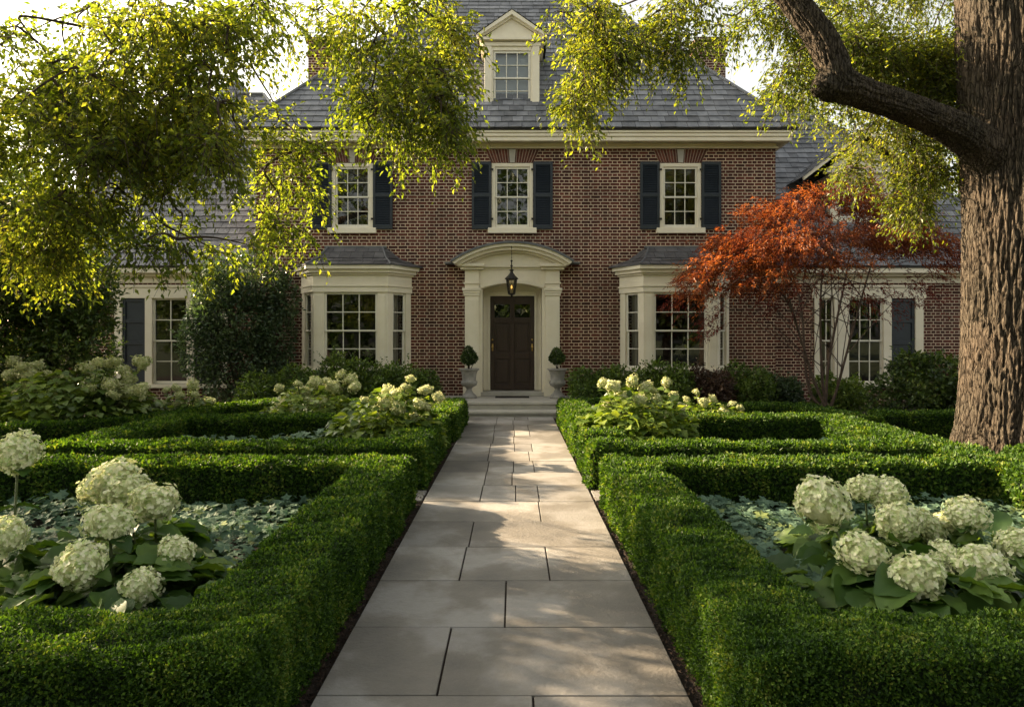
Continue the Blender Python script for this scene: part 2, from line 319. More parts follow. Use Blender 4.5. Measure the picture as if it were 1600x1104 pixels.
# ------------------------------------------------------------------ hedges
def hedge(runs, label, h=.52, w=.5, group=None, name='box_hedge', dens=1.0, seed=0, rnd=.07, tops=None):
    """runs: list of ((x0,y0),(x1,y1)) centre lines"""
    r = np.random.default_rng(100+seed); b = B()
    for a0, a1 in runs:
        a0 = np.array(a0, float); a1 = np.array(a1, float); d = a1-a0; Ls = np.linalg.norm(d); d /= Ls; nrm = np.array([-d[1], d[0]])
        hx, hy = Ls/2, w/2; c = (a0+a1)/2; inner = np.array([hx-rnd, hy-rnd])
        def place(p):
            q = np.stack([np.clip(p[:, 0], -inner[0], inner[0]), np.clip(p[:, 1], -inner[1], inner[1]), np.clip(p[:, 2], 0, h-rnd)], 1)
            n = unit(p-q+1e-6)
            s = q+n*rnd
            wp = np.stack([c[0]+d[0]*s[:, 0]+nrm[0]*s[:, 1], c[1]+d[1]*s[:, 0]+nrm[1]*s[:, 1], s[:, 2]], 1)
            wn = np.stack([d[0]*n[:, 0]+nrm[0]*n[:, 1], d[1]*n[:, 0]+nrm[1]*n[:, 1], n[:, 2]], 1)
            return wp, wn
        # core
        g = []
        nx, ny, nzc = max(3, int(Ls/.1)), 6, 6
        for (ax, u0, v0) in (('t', nx, ny), ('f', nx, nzc), ('b', nx, nzc), ('l', ny, nzc), ('r', ny, nzc)):
            u, v = np.meshgrid(np.linspace(-1, 1, u0+1), np.linspace(-1, 1, v0+1), indexing='ij'); u = u.ravel(); v = v.ravel(); z = (v+1)/2*h
            p = {'t': np.stack([u*hx, v*hy, np.full(len(u), h)], 1), 'f': np.stack([u*hx, np.full(len(u), -hy), z], 1), 'b': np.stack([u*hx, np.full(len(u), hy), z], 1),
                 'l': np.stack([np.full(len(u), -hx), u*hy, z], 1), 'r': np.stack([np.full(len(u), hx), u*hy, z], 1)}[ax]
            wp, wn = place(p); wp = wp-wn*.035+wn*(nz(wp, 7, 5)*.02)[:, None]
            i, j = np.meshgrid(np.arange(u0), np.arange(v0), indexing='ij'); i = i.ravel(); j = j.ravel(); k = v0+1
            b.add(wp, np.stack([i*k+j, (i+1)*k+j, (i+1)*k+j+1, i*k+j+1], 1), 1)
        # leaves
        nsub = max(1, int(round(Ls/.6)))
        for q in range(nsub):
            lo, hi = -hx+q*2*hx/nsub, -hx+(q+1)*2*hx/nsub
            cy = c+d*((lo+hi)/2); dist = max(2.6, math.hypot(*cy)); l = min(.045, max(.016, .0052*dist)); wd = l*.62
            den = 2.3*dens/(l*wd*.5)
            ends = (['l'] if q == 0 else [])+(['r'] if q == nsub-1 else [])
            for face in ['t', 'f', 'b']+ends:
                A = {'t': (hi-lo)*w, 'f': (hi-lo)*h, 'b': (hi-lo)*h, 'l': w*h, 'r': w*h}[face]
                n = int(A*den)
                u = r.uniform(lo, hi, n); v = r.uniform(-hy, hy, n); z = r.uniform(0, h, n)
                p = {'t': np.stack([u, v, np.full(n, h)], 1), 'f': np.stack([u, np.full(n, -hy), z], 1), 'b': np.stack([u, np.full(n, hy), z], 1),
                     'l': np.stack([np.full(n, -hx), v, z], 1), 'r': np.stack([np.full(n, hx), v, z], 1)}[face]
                wp, wn = place(p)
                tuft = nz(wp*np.array([1, 1, .45]), 34, 3)
                wp = wp+wn*(nz(wp, 7, 5)*.02+tuft*.020+r.uniform(-.035, .014, n)-.004)[:, None]
                D = unit(r.normal(size=(n, 3))*.7+wn*.55+np.array([0, 0, .45]))
                N = unit(r.normal(size=(n, 3))*.6+wn*.7+np.array([0, 0, .3]))
                ll = l*r.uniform(.7, 1.25, n)
                leaves(b, wp, D, N, ll, ll*.62)
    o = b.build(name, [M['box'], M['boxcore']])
    return tag(o, label, 'hedge', group)

# ------------------------------------------------------------------ shrubs and crowns
def ell_points(r, n, c, rad, shell=.5):
    v = unit(r.normal(size=(n, 3))); q = r.uniform(shell, 1, n)**(1/2.)
    return np.array(c)+v*q[:, None]*np.array(rad), v
def shrub_mesh(b, blobs, n, ls, seed, mat=0, tmpl=T_RH, asp=.55, zmin=.03, droop=.1, stems=None, base=None, smat=1):
    r = np.random.default_rng(seed); tot = sum(q[3]*q[4]*q[5] for q in blobs)**1
    wts = np.array([(q[3]*q[4]+q[3]*q[5]+q[4]*q[5]) for q in blobs]); wts = wts/wts.sum()
    for q, wt in zip(blobs, wts):
        m = int(n*wt); p, v = ell_points(r, m, q[:3], q[3:6], .45)
        p = p+v*(nz(p, 6, seed)*.12*min(q[3:6]))[:, None]
        ok = (p[:, 2] > zmin) & spot_mask(p); p, v = p[ok], v[ok]; m = len(p)
        D = unit(v*.7+r.normal(size=(m, 3))*.6+np.array([0, 0, -droop])); N = unit(v*.5+r.normal(size=(m, 3))*.5+np.array([0, 0, .7]))
        l = ls*r.uniform(.65, 1.3, m); leaves(b, p, D, N, l, l*asp, tmpl, mat)
        if base is not None:
            for k in range(stems or 4):
                e = np.array(q[:3])+r.normal(size=3)*np.array(q[3:6])*.4; s0 = np.array([base[0]+r.normal()*.06, base[1]+r.normal()*.06, 0])
                mid = (s0+e)/2+r.normal(size=3)*.08; t = np.linspace(0, 1, 6)[:, None]
                P = (1-t)**2*s0+2*t*(1-t)*mid+t*t*e
                b.tube(P, np.linspace(.018, .006, 6), 5, smat)
def shrub(name, label, cat, blobs, n, ls, mat, seed, group=None, bark='twig', shoots=95, **kw):
    c = np.mean([q[:3] for q in blobs], axis=0); root = empty(name, (c[0], c[1], 0), label, cat, group)
    b = B(); shrub_mesh(b, blobs, int(n*.7), ls, seed, **kw)
    spray(b, [(np.array(q[:3]), (q[3]*1.12, q[4]*1.12, q[5]*1.15), 1.0, (q[3]*q[5]+q[4]*q[5]+q[3]*q[4])*shoots) for q in blobs], ls*.85, seed+5, 0, 1, 9, .5, .12, .30, 1., .5, T_RH, .55); b.build('foliage', [M[mat], M[bark]], root)
    s = B(); r = np.random.default_rng(seed+1)
    for q in blobs:
        for k in range(4):
            e = np.array(q[:3])+r.normal(size=3)*np.array(q[3:6])*.4; s0 = np.array([c[0]+r.normal()*.1, c[1]+r.normal()*.1, -.02])
            mid = (s0+e)/2+r.normal(size=3)*.1; t = np.linspace(0, 1, 6)[:, None]
            s.tube((1-t)**2*s0+2*t*(1-t)*mid+t*t*e, np.linspace(.022, .007, 6), 5)
    s.build('stems', [M[bark]], root)
    return root
def spray(b, blobs, ls, seed, mat=0, tw=1, nl=11, asp=.48, droop=.45, Lt=.36, per=66., wob=.5, tmpl=T_RH, up=-.25):
    """twigs hung with leaves filling ellipsoids: (centre, radii, density)"""
    r = np.random.default_rng(seed)
    for c, rad, dn, area in blobs:
        n = max(3, int(area/per*dn)); o, v = ell_points(r, n, c, rad, .0)
        o = o-v*np.minimum(np.array(rad)*.3, .22)
        D = unit(v*.8+r.normal(size=(n, 3))*wob+np.array([0, 0, up])); Ln = Lt*r.uniform(.6, 1.3, n)
        ok = spot_mask(o+D*.15); o, D, Ln = o[ok], D[ok], Ln[ok]; n = len(o)
        if n == 0: continue
        s = (np.arange(nl)+.7)/nl
        p = o[:, None]+D[:, None]*(s[None, :, None]*Ln[:, None, None]); p[..., 2] -= droop*(s**2)[None]*Ln[:, None]
        p += r.normal(size=p.shape)*.025
        side = unit(np.cross(D, np.array([0, 0, 1.])))[:, None]*np.where(np.arange(nl) % 2, 1., -1.)[None, :, None]
        ld = unit(D[:, None]*.6+side*.7+np.array([0, 0, -.55 if up < 0 else .05])+r.normal(size=p.shape)*.35)
        ln = unit(np.array([0, 0, .7])+r.normal(size=p.shape)*.6)
        l = (ls*r.uniform(.65, 1.3, (n, nl))).ravel()
        p = p.reshape(-1, 3); kp = spot_mask(p); leaves(b, p[kp], ld.reshape(-1, 3)[kp], ln.reshape(-1, 3)[kp], l[kp], l[kp]*asp, tmpl, mat)
        # twigs: slim three-sided rods bent once
        m = o+D*(Ln*.5)[:, None]; m[:, 2] -= droop*.25*Ln; e = o+D*Ln[:, None]; e[:, 2] -= droop*Ln
        S = unit(np.cross(D, np.array([0, 0, 1.]))); U = np.cross(S, D); V = []
        for q, rr in ((o, .005), (m, .0035), (e, .0015)):
            for k in range(3):
                a = k*2.094; V.append(q+(S*math.cos(a)+U*math.sin(a))*rr)
        V = np.stack(V, 1); f = []
        for i in range(2):
            for k in range(3): f.append((i*3+k, i*3+(k+1) % 3, i*3+3+(k+1) % 3, i*3+3+k))
        f = (np.array(f)[None]+(np.arange(n)*9)[:, None, None]).reshape(-1, 4); b.add(V.reshape(-1, 3), f, tw)
def PB(px, py, rx, ry, Y, dn=1., dep=None):
    k = Y/F; return (W(px, py, Y), (rx*k, dep or (rx+ry)*.5*k, ry*k), dn, math.pi*rx*ry)
def canopy(seed, n, ells, holes, depth, rpx=(26, 42), dn=.40):
    r = np.random.default_rng(seed); out = []; A = np.array([q[2]*q[3]*q[4] for q in ells]); A = A/A.sum()
    while len(out) < n:
        q = ells[int(r.choice(len(ells), p=A))]; a = r.uniform(0, 6.283); d = math.sqrt(r.uniform(0, 1)); px, py = q[0]+q[2]*d*math.cos(a), q[1]+q[3]*d*math.sin(a)
        if any(((px-h[0])/(h[2]+24))**2+((py-h[1])/(h[3]+24))**2 < 1 for h in holes): continue
        rr = r.uniform(*rpx); y0, y1 = depth(px); out.append(PB(px, py, rr*1.15, rr*.85, r.uniform(y0, y1), dn*r.uniform(.5, 1.5), .45))
    return out
def bez(a, m, e, n=14):
    t = np.linspace(0, 1, n)[:, None]; a, m, e = map(np.asarray, (a, m, e)); return (1-t)**2*a+2*t*(1-t)*m+t*t*e
def catmull(P, n):
    P = np.asarray(P, float); Q = np.vstack([2*P[0]-P[1], P, 2*P[-1]-P[-2]]); out = []
    m = len(P)-1
    for u in np.linspace(0, m, n):
        i = min(int(u), m-1); t = u-i; a, b_, c, d = Q[i:i+4]
        out.append(.5*(2*b_+(c-a)*t+(2*a-5*b_+4*c-d)*t*t+(3*b_-a-3*c+d)*t**3))
    return np.array(out)
def bark_tube(b, P, rad, nring, seg, amp, kf=5., mat=0, vs=.55):
    P4 = catmull(np.column_stack([P, rad]), nring); Pc, rr = P4[:, :3], P4[:, 3]
    T = np.gradient(Pc, axis=0); T = unit(T); u = np.cross(T[0], (0, 1., 0)); V = []; s = 0
    a = np.linspace(0, 2*np.pi, seg, endpoint=False); ca, sa = np.cos(a), np.sin(a)
    for i in range(nring):
        if i: s += np.linalg.norm(Pc[i]-Pc[i-1])
        u = u-T[i]*np.dot(u, T[i]); u /= np.linalg.norm(u); w = np.cross(T[i], u); k = kf*max(rr[i], .1)/.6*1.1
        d = np.empty(seg)
        for j in range(seg):
            x, y, z = ca[j]*k, sa[j]*k, s*kf*vs*.42
            wv = noise.noise((x*.7, y*.7, z*1.2+9))*.7
            n1 = abs(noise.noise((x*1.5+wv, y*1.5+wv, z))); n2 = abs(noise.noise((x*3.1+5, y*3.1+wv, z*2.1)))
            f1 = 1-min(1, n1/.30); f2 = 1-min(1, n2/.28)
            d[j] = amp*(.35-1.0*f1**1.3-.42*f2+.30*noise.noise((x*9, y*9, z*9)))+amp*.8*noise.noise((x*.35, y*.35, z*.2+3))
        V.append(Pc[i]+(rr[i]+d*min(1, rr[i]/.12))[:, None]*(ca[:, None]*u+sa[:, None]*w))
    V = np.concatenate(V); j = np.arange(seg); j2 = (j+1) % seg
    b.add(V, np.concatenate([np.stack([i*seg+j, i*seg+j2, (i+1)*seg+j2, (i+1)*seg+j], 1) for i in range(nring-1)]), mat)
    b.c.append((np.zeros((0, 3)), np.asarray([np.arange(seg)])+b.n-seg, mat))

def chain(b, blobs, start, r, r0=.016):
    nodes = [np.asarray(q, float) for q in start]
    for c, rad, dn, ar_ in sorted(blobs, key=lambda q: -q[0][2]):
        up = [q for q in nodes if q[2] > c[2]-.15] or nodes
        a = min(up, key=lambda q: np.linalg.norm(q-c)); L = np.linalg.norm(a-c)
        m1 = a+(c-a)*.35+r.normal(size=3)*.12*L+np.array([0, 0, .12*L]); m2 = a+(c-a)*.7+r.normal(size=3)*.08*L+np.array([0, 0, .08*L])
        P = catmull([a, m1, m2, c], 14); b.tube(P, np.linspace(min(.05, r0*(.7+.35*L)), .006, 14), 6); nodes += [c, P[7]]
# =================================================================== GROUND
g = B(); g.add([(-220, -150, 0), (220, -150, 0), (220, 260, 0), (-220, 260, 0)], (0, 1, 2, 3)); tag(g.build('ground', M['ground']), kind='structure')
g = B()
nx, ny = 130, 130
u, v = np.meshgrid(np.linspace(-15, 15, nx), np.linspace(-1, 17.3, ny), indexing='ij')
zz = .012+.012*(nz(np.stack([u.ravel(), v.ravel(), 0*u.ravel()], 1), 5, 2)+1)
i, j = np.meshgrid(np.arange(nx-1), np.arange(ny-1), indexing='ij'); i = i.ravel(); j = j.ravel()
g.add(np.stack([u.ravel(), v.ravel(), zz], 1), np.stack([i*ny+j, (i+1)*ny+j, (i+1)*ny+j+1, i*ny+j+1], 1))
tag(g.build('garden_soil', M['soil'], smooth=True), kind='structure')
# the stone path: rows of slabs, joints as in the photograph
PX0, PX1 = -.94, .83
g = B(); bed = B(); bed.box(PX0+.01, PX1-.01, .6, 14.5, .0, .042); y = 14.49; row = 0
joints = {13: [-.36], 12: [-.06], 11: [-.375, .25], 10: [-.37, -.06], 9: [.25], 8: [-.30, .0, .28]}
rows = []; yy = 3.23-.762*3
while yy < 14.3: rows.append((yy, min(yy+.762, 14.49))); yy += .762
rr = random.Random(3)
for k, (y0, y1) in enumerate(rows):
    idx = k-3
    js = {-3: [.2], -2: [-.3], -1: [.1], 0: [-.36], 1: [-.06], 2: [-.375, .25], 3: [-.37], 4: [.25], 5: [-.36, .02, .26], 6: [-.35, -.02], 7: [-.33, .0, .25], 8: [-.36, .22]}.get(idx)
    if js is None: js = [[-.37, .0, .27], [-.35, -.01], [-.36, .01, .28]][idx % 3]
    xs = [PX0]+[q+rr.uniform(-.01, .01) for q in js]+[PX1]
    for q in range(len(xs)-1):
        z = .055+rr.uniform(-.0025, .0025); gx = .0055
        g.box(xs[q]+gx, xs[q+1]-gx, y0+.0045, y1-.0045, .03, z)
o = g.build('path', M['stone'], bevel=.004); tag(o, kind='structure')
tag(bed.build('path_bedding', M['soil']), kind='structure')
g = B()
for sx in (-1, 1):
    xs = [(-1.62, -.96), (-2.4, -1.63), (-3.2, -2.41), (-4.0, -3.21), (-4.8, -4.01)]
    for a, c in xs:
        if sx > 0: a, c = -c-.11, -a-.11
        g.box(a+.004, c-.004, 7.1, 7.56, .02, .052)
tag(g.build('side_path', M['stone'], bevel=.004), kind='structure')
# mulch strips beside the path
g = B(); r = np.random.default_rng(5)
for (x0, x1) in ((PX0-.14, PX0), (PX1, PX1+.16)):
    n = 5200; P = np.stack([r.uniform(x0, x1, n), 1.2+13*r.uniform(0, 1, n)**1.5, r.uniform(.03, .055, n)], 1)
    leaves(g, P, r.normal(size=(n, 3))*np.array([1, 1, .25]), unit(r.normal(size=(n, 3))*.4+np.array([0, 0, 1])), r.uniform(.012, .04, n), r.uniform(.006, .016, n))
tag(g.build('bark_chippings', M['mulch']), 'brown bark chippings strewn along both edges of the stone path', 'mulch', kind='stuff')

# =================================================================== HOUSE
YF = 16.65
house = empty('brick_house', (0, YF, 0), 'large two storey red brick house with grey slate hip roof and cream trim', 'house')
def wall_front(b, x0, x1, z0, z1, y, holes, depth=.14, mat=0):
    xs = sorted({x0, x1, *[h[0] for h in holes], *[h[1] for h in holes]}); zs = sorted({z0, z1, *[h[2] for h in holes], *[h[3] for h in holes]})
    for i in range(len(xs)-1):
        for j in range(len(zs)-1):
            cx, cz = (xs[i]+xs[i+1])/2, (zs[j]+zs[j+1])/2
            if any(h[0] < cx < h[1] and h[2] < cz < h[3] for h in holes): continue
            b.add([(xs[i], y, zs[j]), (xs[i+1], y, zs[j]), (xs[i+1], y, zs[j+1]), (xs[i], y, zs[j+1])], (0, 1, 2, 3), mat)
    for (a, c, e, f) in holes:
        b.add([(a, y, e), (a, y+depth, e), (a, y+depth, f), (a, y, f)], (0, 1, 2, 3), mat)
        b.add([(c, y, f), (c, y+depth, f), (c, y+depth, e), (c, y, e)], (0, 1, 2, 3), mat)
        b.add([(a, y, f), (a, y+depth, f), (c, y+depth, f), (c, y, f)], (0, 1, 2, 3), mat)
        b.add([(a, y+depth, e), (a, y, e), (c, y, e), (c, y+depth, e)], (0, 1, 2, 3), mat)
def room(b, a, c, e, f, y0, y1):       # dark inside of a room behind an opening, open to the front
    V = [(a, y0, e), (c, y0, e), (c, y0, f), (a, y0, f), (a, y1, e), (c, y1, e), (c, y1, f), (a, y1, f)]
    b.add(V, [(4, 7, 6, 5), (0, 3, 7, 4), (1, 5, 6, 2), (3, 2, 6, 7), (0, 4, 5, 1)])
XL, XR, YB = -6.29, 6.38, 27.4
WZ0, WZ1 = 4.40, 5.98
WX = [-3.94, -.04, 4.06]
holes = [(x-.505, x+.505, WZ0, WZ1) for x in WX]
BAYS = [-3.84, 3.92]
holes += [(x-1.05, x+1.05, .85, 2.9) for x in BAYS]
DX = -.04
holes += [(DX-.715, DX+.715, .30, 3.12)]
b = B(); wall_front(b, XL, XR, -.1, 6.45, YF, holes)
for x in (XL, XR):
    V = [(x, YF, -.1), (x, YB, -.1), (x, YB, 6.45), (x, YF, 6.45)]; b.add(V, (0, 3, 2, 1) if x < 0 else (0, 1, 2, 3))
b.add([(XL, YB, -.1), (XR, YB, -.1), (XR, YB, 6.45), (XL, YB, 6.45)], (3, 2, 1, 0))
b.build('wall', M['brick'], house)
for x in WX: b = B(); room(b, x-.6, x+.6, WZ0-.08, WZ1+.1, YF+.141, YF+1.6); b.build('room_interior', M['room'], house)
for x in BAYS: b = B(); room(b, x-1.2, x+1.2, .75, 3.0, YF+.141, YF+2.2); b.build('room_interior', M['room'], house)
# jack arches over the upper windows: fanned soldier bricks and a keystone
arch_m = surf_mat('arch_brick', (.075, .030, .024), (.17, .062, .042), 12, .85, .3, 60, island=.3, spec=.2)
mort_m = surf_mat('mortar', (.36, .29, .23), (.45, .37, .3), 20, .9, .3, 60)
for x in WX:
    b = B(); z0, z1 = WZ1+.012, 6.315; hw0, hw1 = .52, .66; n = 17
    b.prism([(x-hw0, z0), (x+hw0, z0), (x+hw1, z1), (x-hw1, z1)], YF-.006, YF+.02, 1)
    for k in range(n):
        a, c = -1+2*k/n+.014, -1+2*(k+1)/n-.014
        if k == n//2: continue
        b.prism([(x+hw0*a, z0+.004), (x+hw0*c, z0+.004), (x+hw1*c, z1-.004), (x+hw1*a, z1-.004)], YF-.014, YF+.01, 0)
    b.build('jack_arch', [arch_m, mort_m], house)
    b = B(); b.prism([(x-.06, z0-.005), (x+.06, z0-.005), (x+.085, z1), (x-.085, z1)], YF-.035, YF+.01)
    b.build('keystone', M['step'], house, bevel=.004)
# sash window built once, at its own origin (centre bottom of the opening, front at y = 0)
def sash_bars(b, x0, x1, z0, z1, cols, y, st=.045, bar=.020, meet=.04):
    zm = (z0+z1)/2
    for (a, c, yo) in ((z0, zm+meet/2, .03), (zm-meet/2, z1, 0)):
        ya, yb = y+yo, y+yo+.035
        b.box(x0, x0+st, ya, yb, a, c); b.box(x1-st, x1, ya, yb, a, c)
        lo = st*1.3 if a == z0 else meet; hi = meet if a == z0 else st
        b.box(x0+st, x1-st, ya, yb, a, a+lo); b.box(x0+st, x1-st, ya, yb, c-hi, c)
        ix0, ix1, iz0, iz1 = x0+st, x1-st, a+lo, c-hi
        for k in range(1, cols):
            xx = ix0+(ix1-ix0)*k/cols; b.box(xx-bar/2, xx+bar/2, ya+.004, yb-.004, iz0, iz1)
        zc = (iz0+iz1)/2
        for k in range(cols):
            xa = ix0+(ix1-ix0)*k/cols+(bar/2 if k else 0); xb = ix0+(ix1-ix0)*(k+1)/cols-(bar/2 if k < cols-1 else 0)
            b.box(xa, xb, ya+.004, yb-.004, zc-bar/2, zc+bar/2)
def pane_mesh(b, x0, x1, z0, z1, y):
    b.add([(x0, y, z0), (x1, y, z0), (x1, y, z1), (x0, y, z1)], (0, 1, 2, 3))
def curtain_mesh(b, x0, x1, z0, z1, y, amp=.03, k=28):
    n = 40; xs = np.linspace(x0, x1, n); yv = y+amp*np.sin(xs*k)+amp*.4*np.sin(xs*k*2.3)
    V = np.concatenate([np.stack([xs, yv, np.full(n, z0)], 1), np.stack([xs, yv, np.full(n, z1)], 1)])
    i = np.arange(n-1); b.add(V, np.stack([i, i+1, n+i+1, n+i], 1))
Hh = WZ1-WZ0
win = B(); hw = .503
win.box(-hw, -hw+.085, -.012, .10, .0, Hh-.002); win.box(hw-.085, hw, -.012, .10, .0, Hh-.002)
win.box(-hw+.085, hw-.085, -.012, .10, Hh-.09, Hh-.002); win.box(-hw+.085, hw-.085, .01, .11, 0, .03)
def local(bd, name, mats, par, bevel=0, loc=None):
    o = bd.build(name, mats, par, bevel=bevel, local=True)
    if loc is not None: o.location = loc
    return o
w0 = local(win, 'window', M['cream'], house, .004, (WX[0], 0, WZ0))
s_ = B(); sash_bars(s_, -.415, .415, .032, Hh-.093, 3, .02); local(s_, 'sash', M['sash'], w0, .003)
s_ = B(); pane_mesh(s_, -.41, .41, .04, Hh-.1, .06); local(s_, 'pane', M['glass'], w0)
s_ = B(); s_.box(-.59, .59, -.09, .02, -.135, -.002); local(s_, 'sill', M['cream'], w0, .008)
for x in WX[1:]: copy_tree(w0, house, (x, 0, WZ0))
# shutters
sh = B(); sw, shh = .475, 1.64
fr = .06
sh.box(0, fr, -.05, -.008, 0, shh); sh.box(sw-fr, sw, -.05, -.008, 0, shh)
for (a, c) in ((0, .10), (.78, .87), (shh-.08, shh)): sh.box(fr, sw-fr, -.049, -.009, a, c)
for (a, c) in ((.10, .78), (.87, shh-.08)):
    n = int((c-a)/.042)
    for k in range(n):
        z = a+(k+.5)*(c-a)/n
        sh.add([(fr, -.044, z-.022), (sw-fr, -.044, z-.022), (sw-fr, -.016, z+.020), (fr, -.016, z+.020)], (0, 1, 2, 3))
    sh.box(fr, sw-fr, -.014, -.0085, a, c)
s0 = local(sh, 'shutter', M['shutter'], house, .004, (WX[0]-.51-sw, 0, WZ0-.03))
for z in (.22, shh-.22): hg = B(); hg.box(sw-.03, sw+.05, -.058, -.045, z, z+.05); local(hg, 'hinge', M['iron'], s0)
for k, x in enumerate(WX):
    if k: copy_tree(s0, house, (x-.51-sw, 0, WZ0-.03))
    c = copy_tree(s0, house, (x+.51+sw, 0, WZ0-.03)); c.scale = (-1, 1, 1)
# eaves cornice, stepped profile running round the block
def ring(b, x0, x1, y0, y1, z0, z1, t, mat=0):
    b.box(x0, x1, y0, y0+t, z0, z1, mat); b.box(x0, x0+t, y0+t, y1, z0, z1, mat); b.box(x1-t, x1, y0+t, y1, z0, z1, mat)
EX0, EX1, EY = -6.5, 6.72, 16.22
b = B()
ring(b, XL-.02, XR+.02, YF-.03, YB, 6.33, 6.46, .1)
b.box(XL-.05, XR+.05, YF-.07, YF-.03, 6.33, 6.37)
b.box(EX0+.06, EX1-.06, EY+.12, YF-.03, 6.46, 6.50)
ring(b, EX0+.1, EX1-.1, EY+.06, YB, 6.42, 6.52, .1)
ring(b, EX0+.05, EX1-.05, EY+.03, YB, 6.521, 6.60, .3)
ring(b, EX0+.02, EX1-.02, EY, YB, 6.601, 6.66, .4)
b.build('cornice', M['cream'], house, bevel=.012)
b = B(); ring(b, EX0-.01, EX1+.01, EY-.03, YB, 6.662, 6.70, .3); b.build('gutter', M['iron'], house, bevel=.01)
# slate roofs
def slates(b, el, er, rl, rr_, course=.235, wd=.30, th=.026, seed=0, under=True):
    r = np.random.default_rng(seed); el, er, rl, rr_ = [np.asarray(q, float) for q in (el, er, rl, rr_)]
    u = unit(er-el); mid = ((rl+rr_)/2-(el+er)/2); v = unit(mid-u*np.dot(mid, u)); n = np.cross(u, v)
    Lr = np.dot(rl-el, v)
    bl = lambda q: np.dot(rl-el, u)*q/Lr; br = lambda q: np.dot(er-el, u)+np.dot(rr_-er, u)*q/Lr
    if under: b.add([el-n*.004, er-n*.004, rr_-n*.004, rl-n*.004], (0, 1, 2, 3), 1)
    Vs = []; ncs = int(math.ceil(Lr/course))
    for k in range(ncs):
        q0, q1 = k*course, min((k+1.25)*course, Lr); off = r.uniform(0, wd); x = bl(q0)-off
        while x < br(q0):
            x2 = x+wd*r.uniform(.8, 1.2)
            a0, a1 = max(x+.004, bl(q0)), min(x2-.004, br(q0)); c0, c1 = max(x+.004, bl(q1)), min(x2-.004, br(q1))
            if a1-a0 > .01:
                if c1 < c0: c0 = c1 = min(max((c0+c1)/2, bl(q1)), br(q1))
                h0 = th+r.uniform(-.004, .006); d0 = r.uniform(-.008, .008) if k else 0
                P = lambda uu, vv, hh: el+u*uu+v*vv+n*hh
                t = r.uniform(-.004, .004)
                Vs.append([P(a0, q0+d0, h0+t), P(a1, q0+d0, h0-t), P(c1, q1, .001), P(c0, q1, .001), P(a0, q0+d0, -.002), P(a1, q0+d0, -.002)])
            x = x2
    V = np.array(Vs); m = len(V); base = (np.arange(m)*6)[:, None, None]
    b.add(V.reshape(-1, 3), (np.array([(0, 1, 2, 3), (4, 5, 1, 0)])[None]+base).reshape(-1, 4), 0)
TP = math.tan(R(50)); ZE = 6.70
def hip(b, x0, x1, y0, y1, ze, t, seed, tp=TP, front=True):
    A = lambda x, y, k: (x, y, ze+k*tp)
    slates(b, A(x0, y0, 0), A(x1, y0, 0), A(x0+t, y0+t, t), A(x1-t, y0+t, t), seed=seed)
    slates(b, A(x0, y1, 0), A(x0, y0, 0), A(x0+t, y1-t, t), A(x0+t, y0+t, t), seed=seed+1)
    slates(b, A(x1, y0, 0), A(x1, y1, 0), A(x1-t, y0+t, t), A(x1-t, y1-t, t), seed=seed+2)
    b.add([A(x1, y1, 0), A(x0, y1, 0), A(x0+t, y1-t, t), A(x1-t, y1-t, t)], (0, 1, 2, 3), 1)
    b.add([A(x0+t, y0+t, t), A(x1-t, y0+t, t), A(x1-t, y1-t, t), A(x0+t, y1-t, t)], (0, 1, 2, 3), 1)
    for (p, q) in ((A(x0, y0, .03), A(x0+t, y0+t, t+.03)), (A(x1, y0, .03), A(x1-t, y0+t, t+.03)), (A(x0+t, y0+t, t+.03), A(x1-t, y0+t, t+.03))):
        b.tube(np.array([p, q]), .05, 6, 2)
b = B(); hip(b, EX0-.03, EX1+.03, EY-.05, YB+.4, ZE, 5.4, 11)
roof = b.build('roof', [M['slate'], M['underlay'], M['lead']], house)
for cx, cy in ((-5.85, 21.3), (6.03, 21.3)):
    b = B(); b.box(cx-.42, cx+.42, cy-.5, cy+.5, 7, 10.75)
    b.box(cx-.47, cx+.47, cy-.55, cy+.55, 10.3, 10.40); b.box(cx-.5, cx+.5, cy-.58, cy+.58, 10.751, 10.85)
    b.build('chimney', M['brick'], roof)
# dormer
dx = -.05; DY = 16.9; b = B()
z0, z1 = 7.36, 9.05
def dormer_front(b, dx, DY, hw, z0, z1, ww, wz0, wz1):
    b.box(dx-hw, dx-ww, DY, DY+.12, z0, z1); b.box(dx+ww, dx+hw, DY, DY+.12, z0, z1)
    b.box(dx-ww, dx+ww, DY, DY+.12, wz1, z1); b.box(dx-ww, dx+ww, DY, DY+.12, z0, wz0)
dormer_front(b, dx, DY, .66, z0, z1, .46, z0+.13, z1-.22)
for s in (-1, 1):
    a, c = sorted((dx+s*.66, dx+s*.60)); b.box(a, c, DY+.12, DY+1.9, z0, z1)
    a, c = sorted((dx+s*.68, dx+s*.50)); b.box(a, c, DY-.03, DY, z0+.14, z1-.12)
b.box(dx-.71, dx+.71, DY-.06, DY, z0+.001, z0+.10)
b.box(dx-.72, dx+.72, DY-.04, DY, z1-.12, z1-.02)
b.box(dx-.80, dx+.80, DY-.13, DY+1.7, z1-.001, z1+.07)
pz = z1+.07; ph = .56
b.prism([(dx-.74, pz), (dx+.74, pz), (dx, pz+ph-.06)], DY-.02, DY+1.0)
for s in (-1, 1):
    pts = [(dx+s*.86, pz-.02), (dx+s*.86, pz+.06), (dx, pz+ph+.10), (dx, pz+ph-.02)]
    if s > 0: pts = pts[::1]
    else: pts = pts[::-1]
    b.prism(pts, DY-.15, DY-.021)
    pts = [(dx+s*.78, pz), (dx+s*.78, pz+.045), (dx, pz+ph-.02), (dx, pz+ph-.075)]
    b.prism(pts if s > 0 else pts[::-1], DY-.08, DY-.022)
dorm = b.build('dormer', M['cream'], house, bevel=.006)
s_ = B()
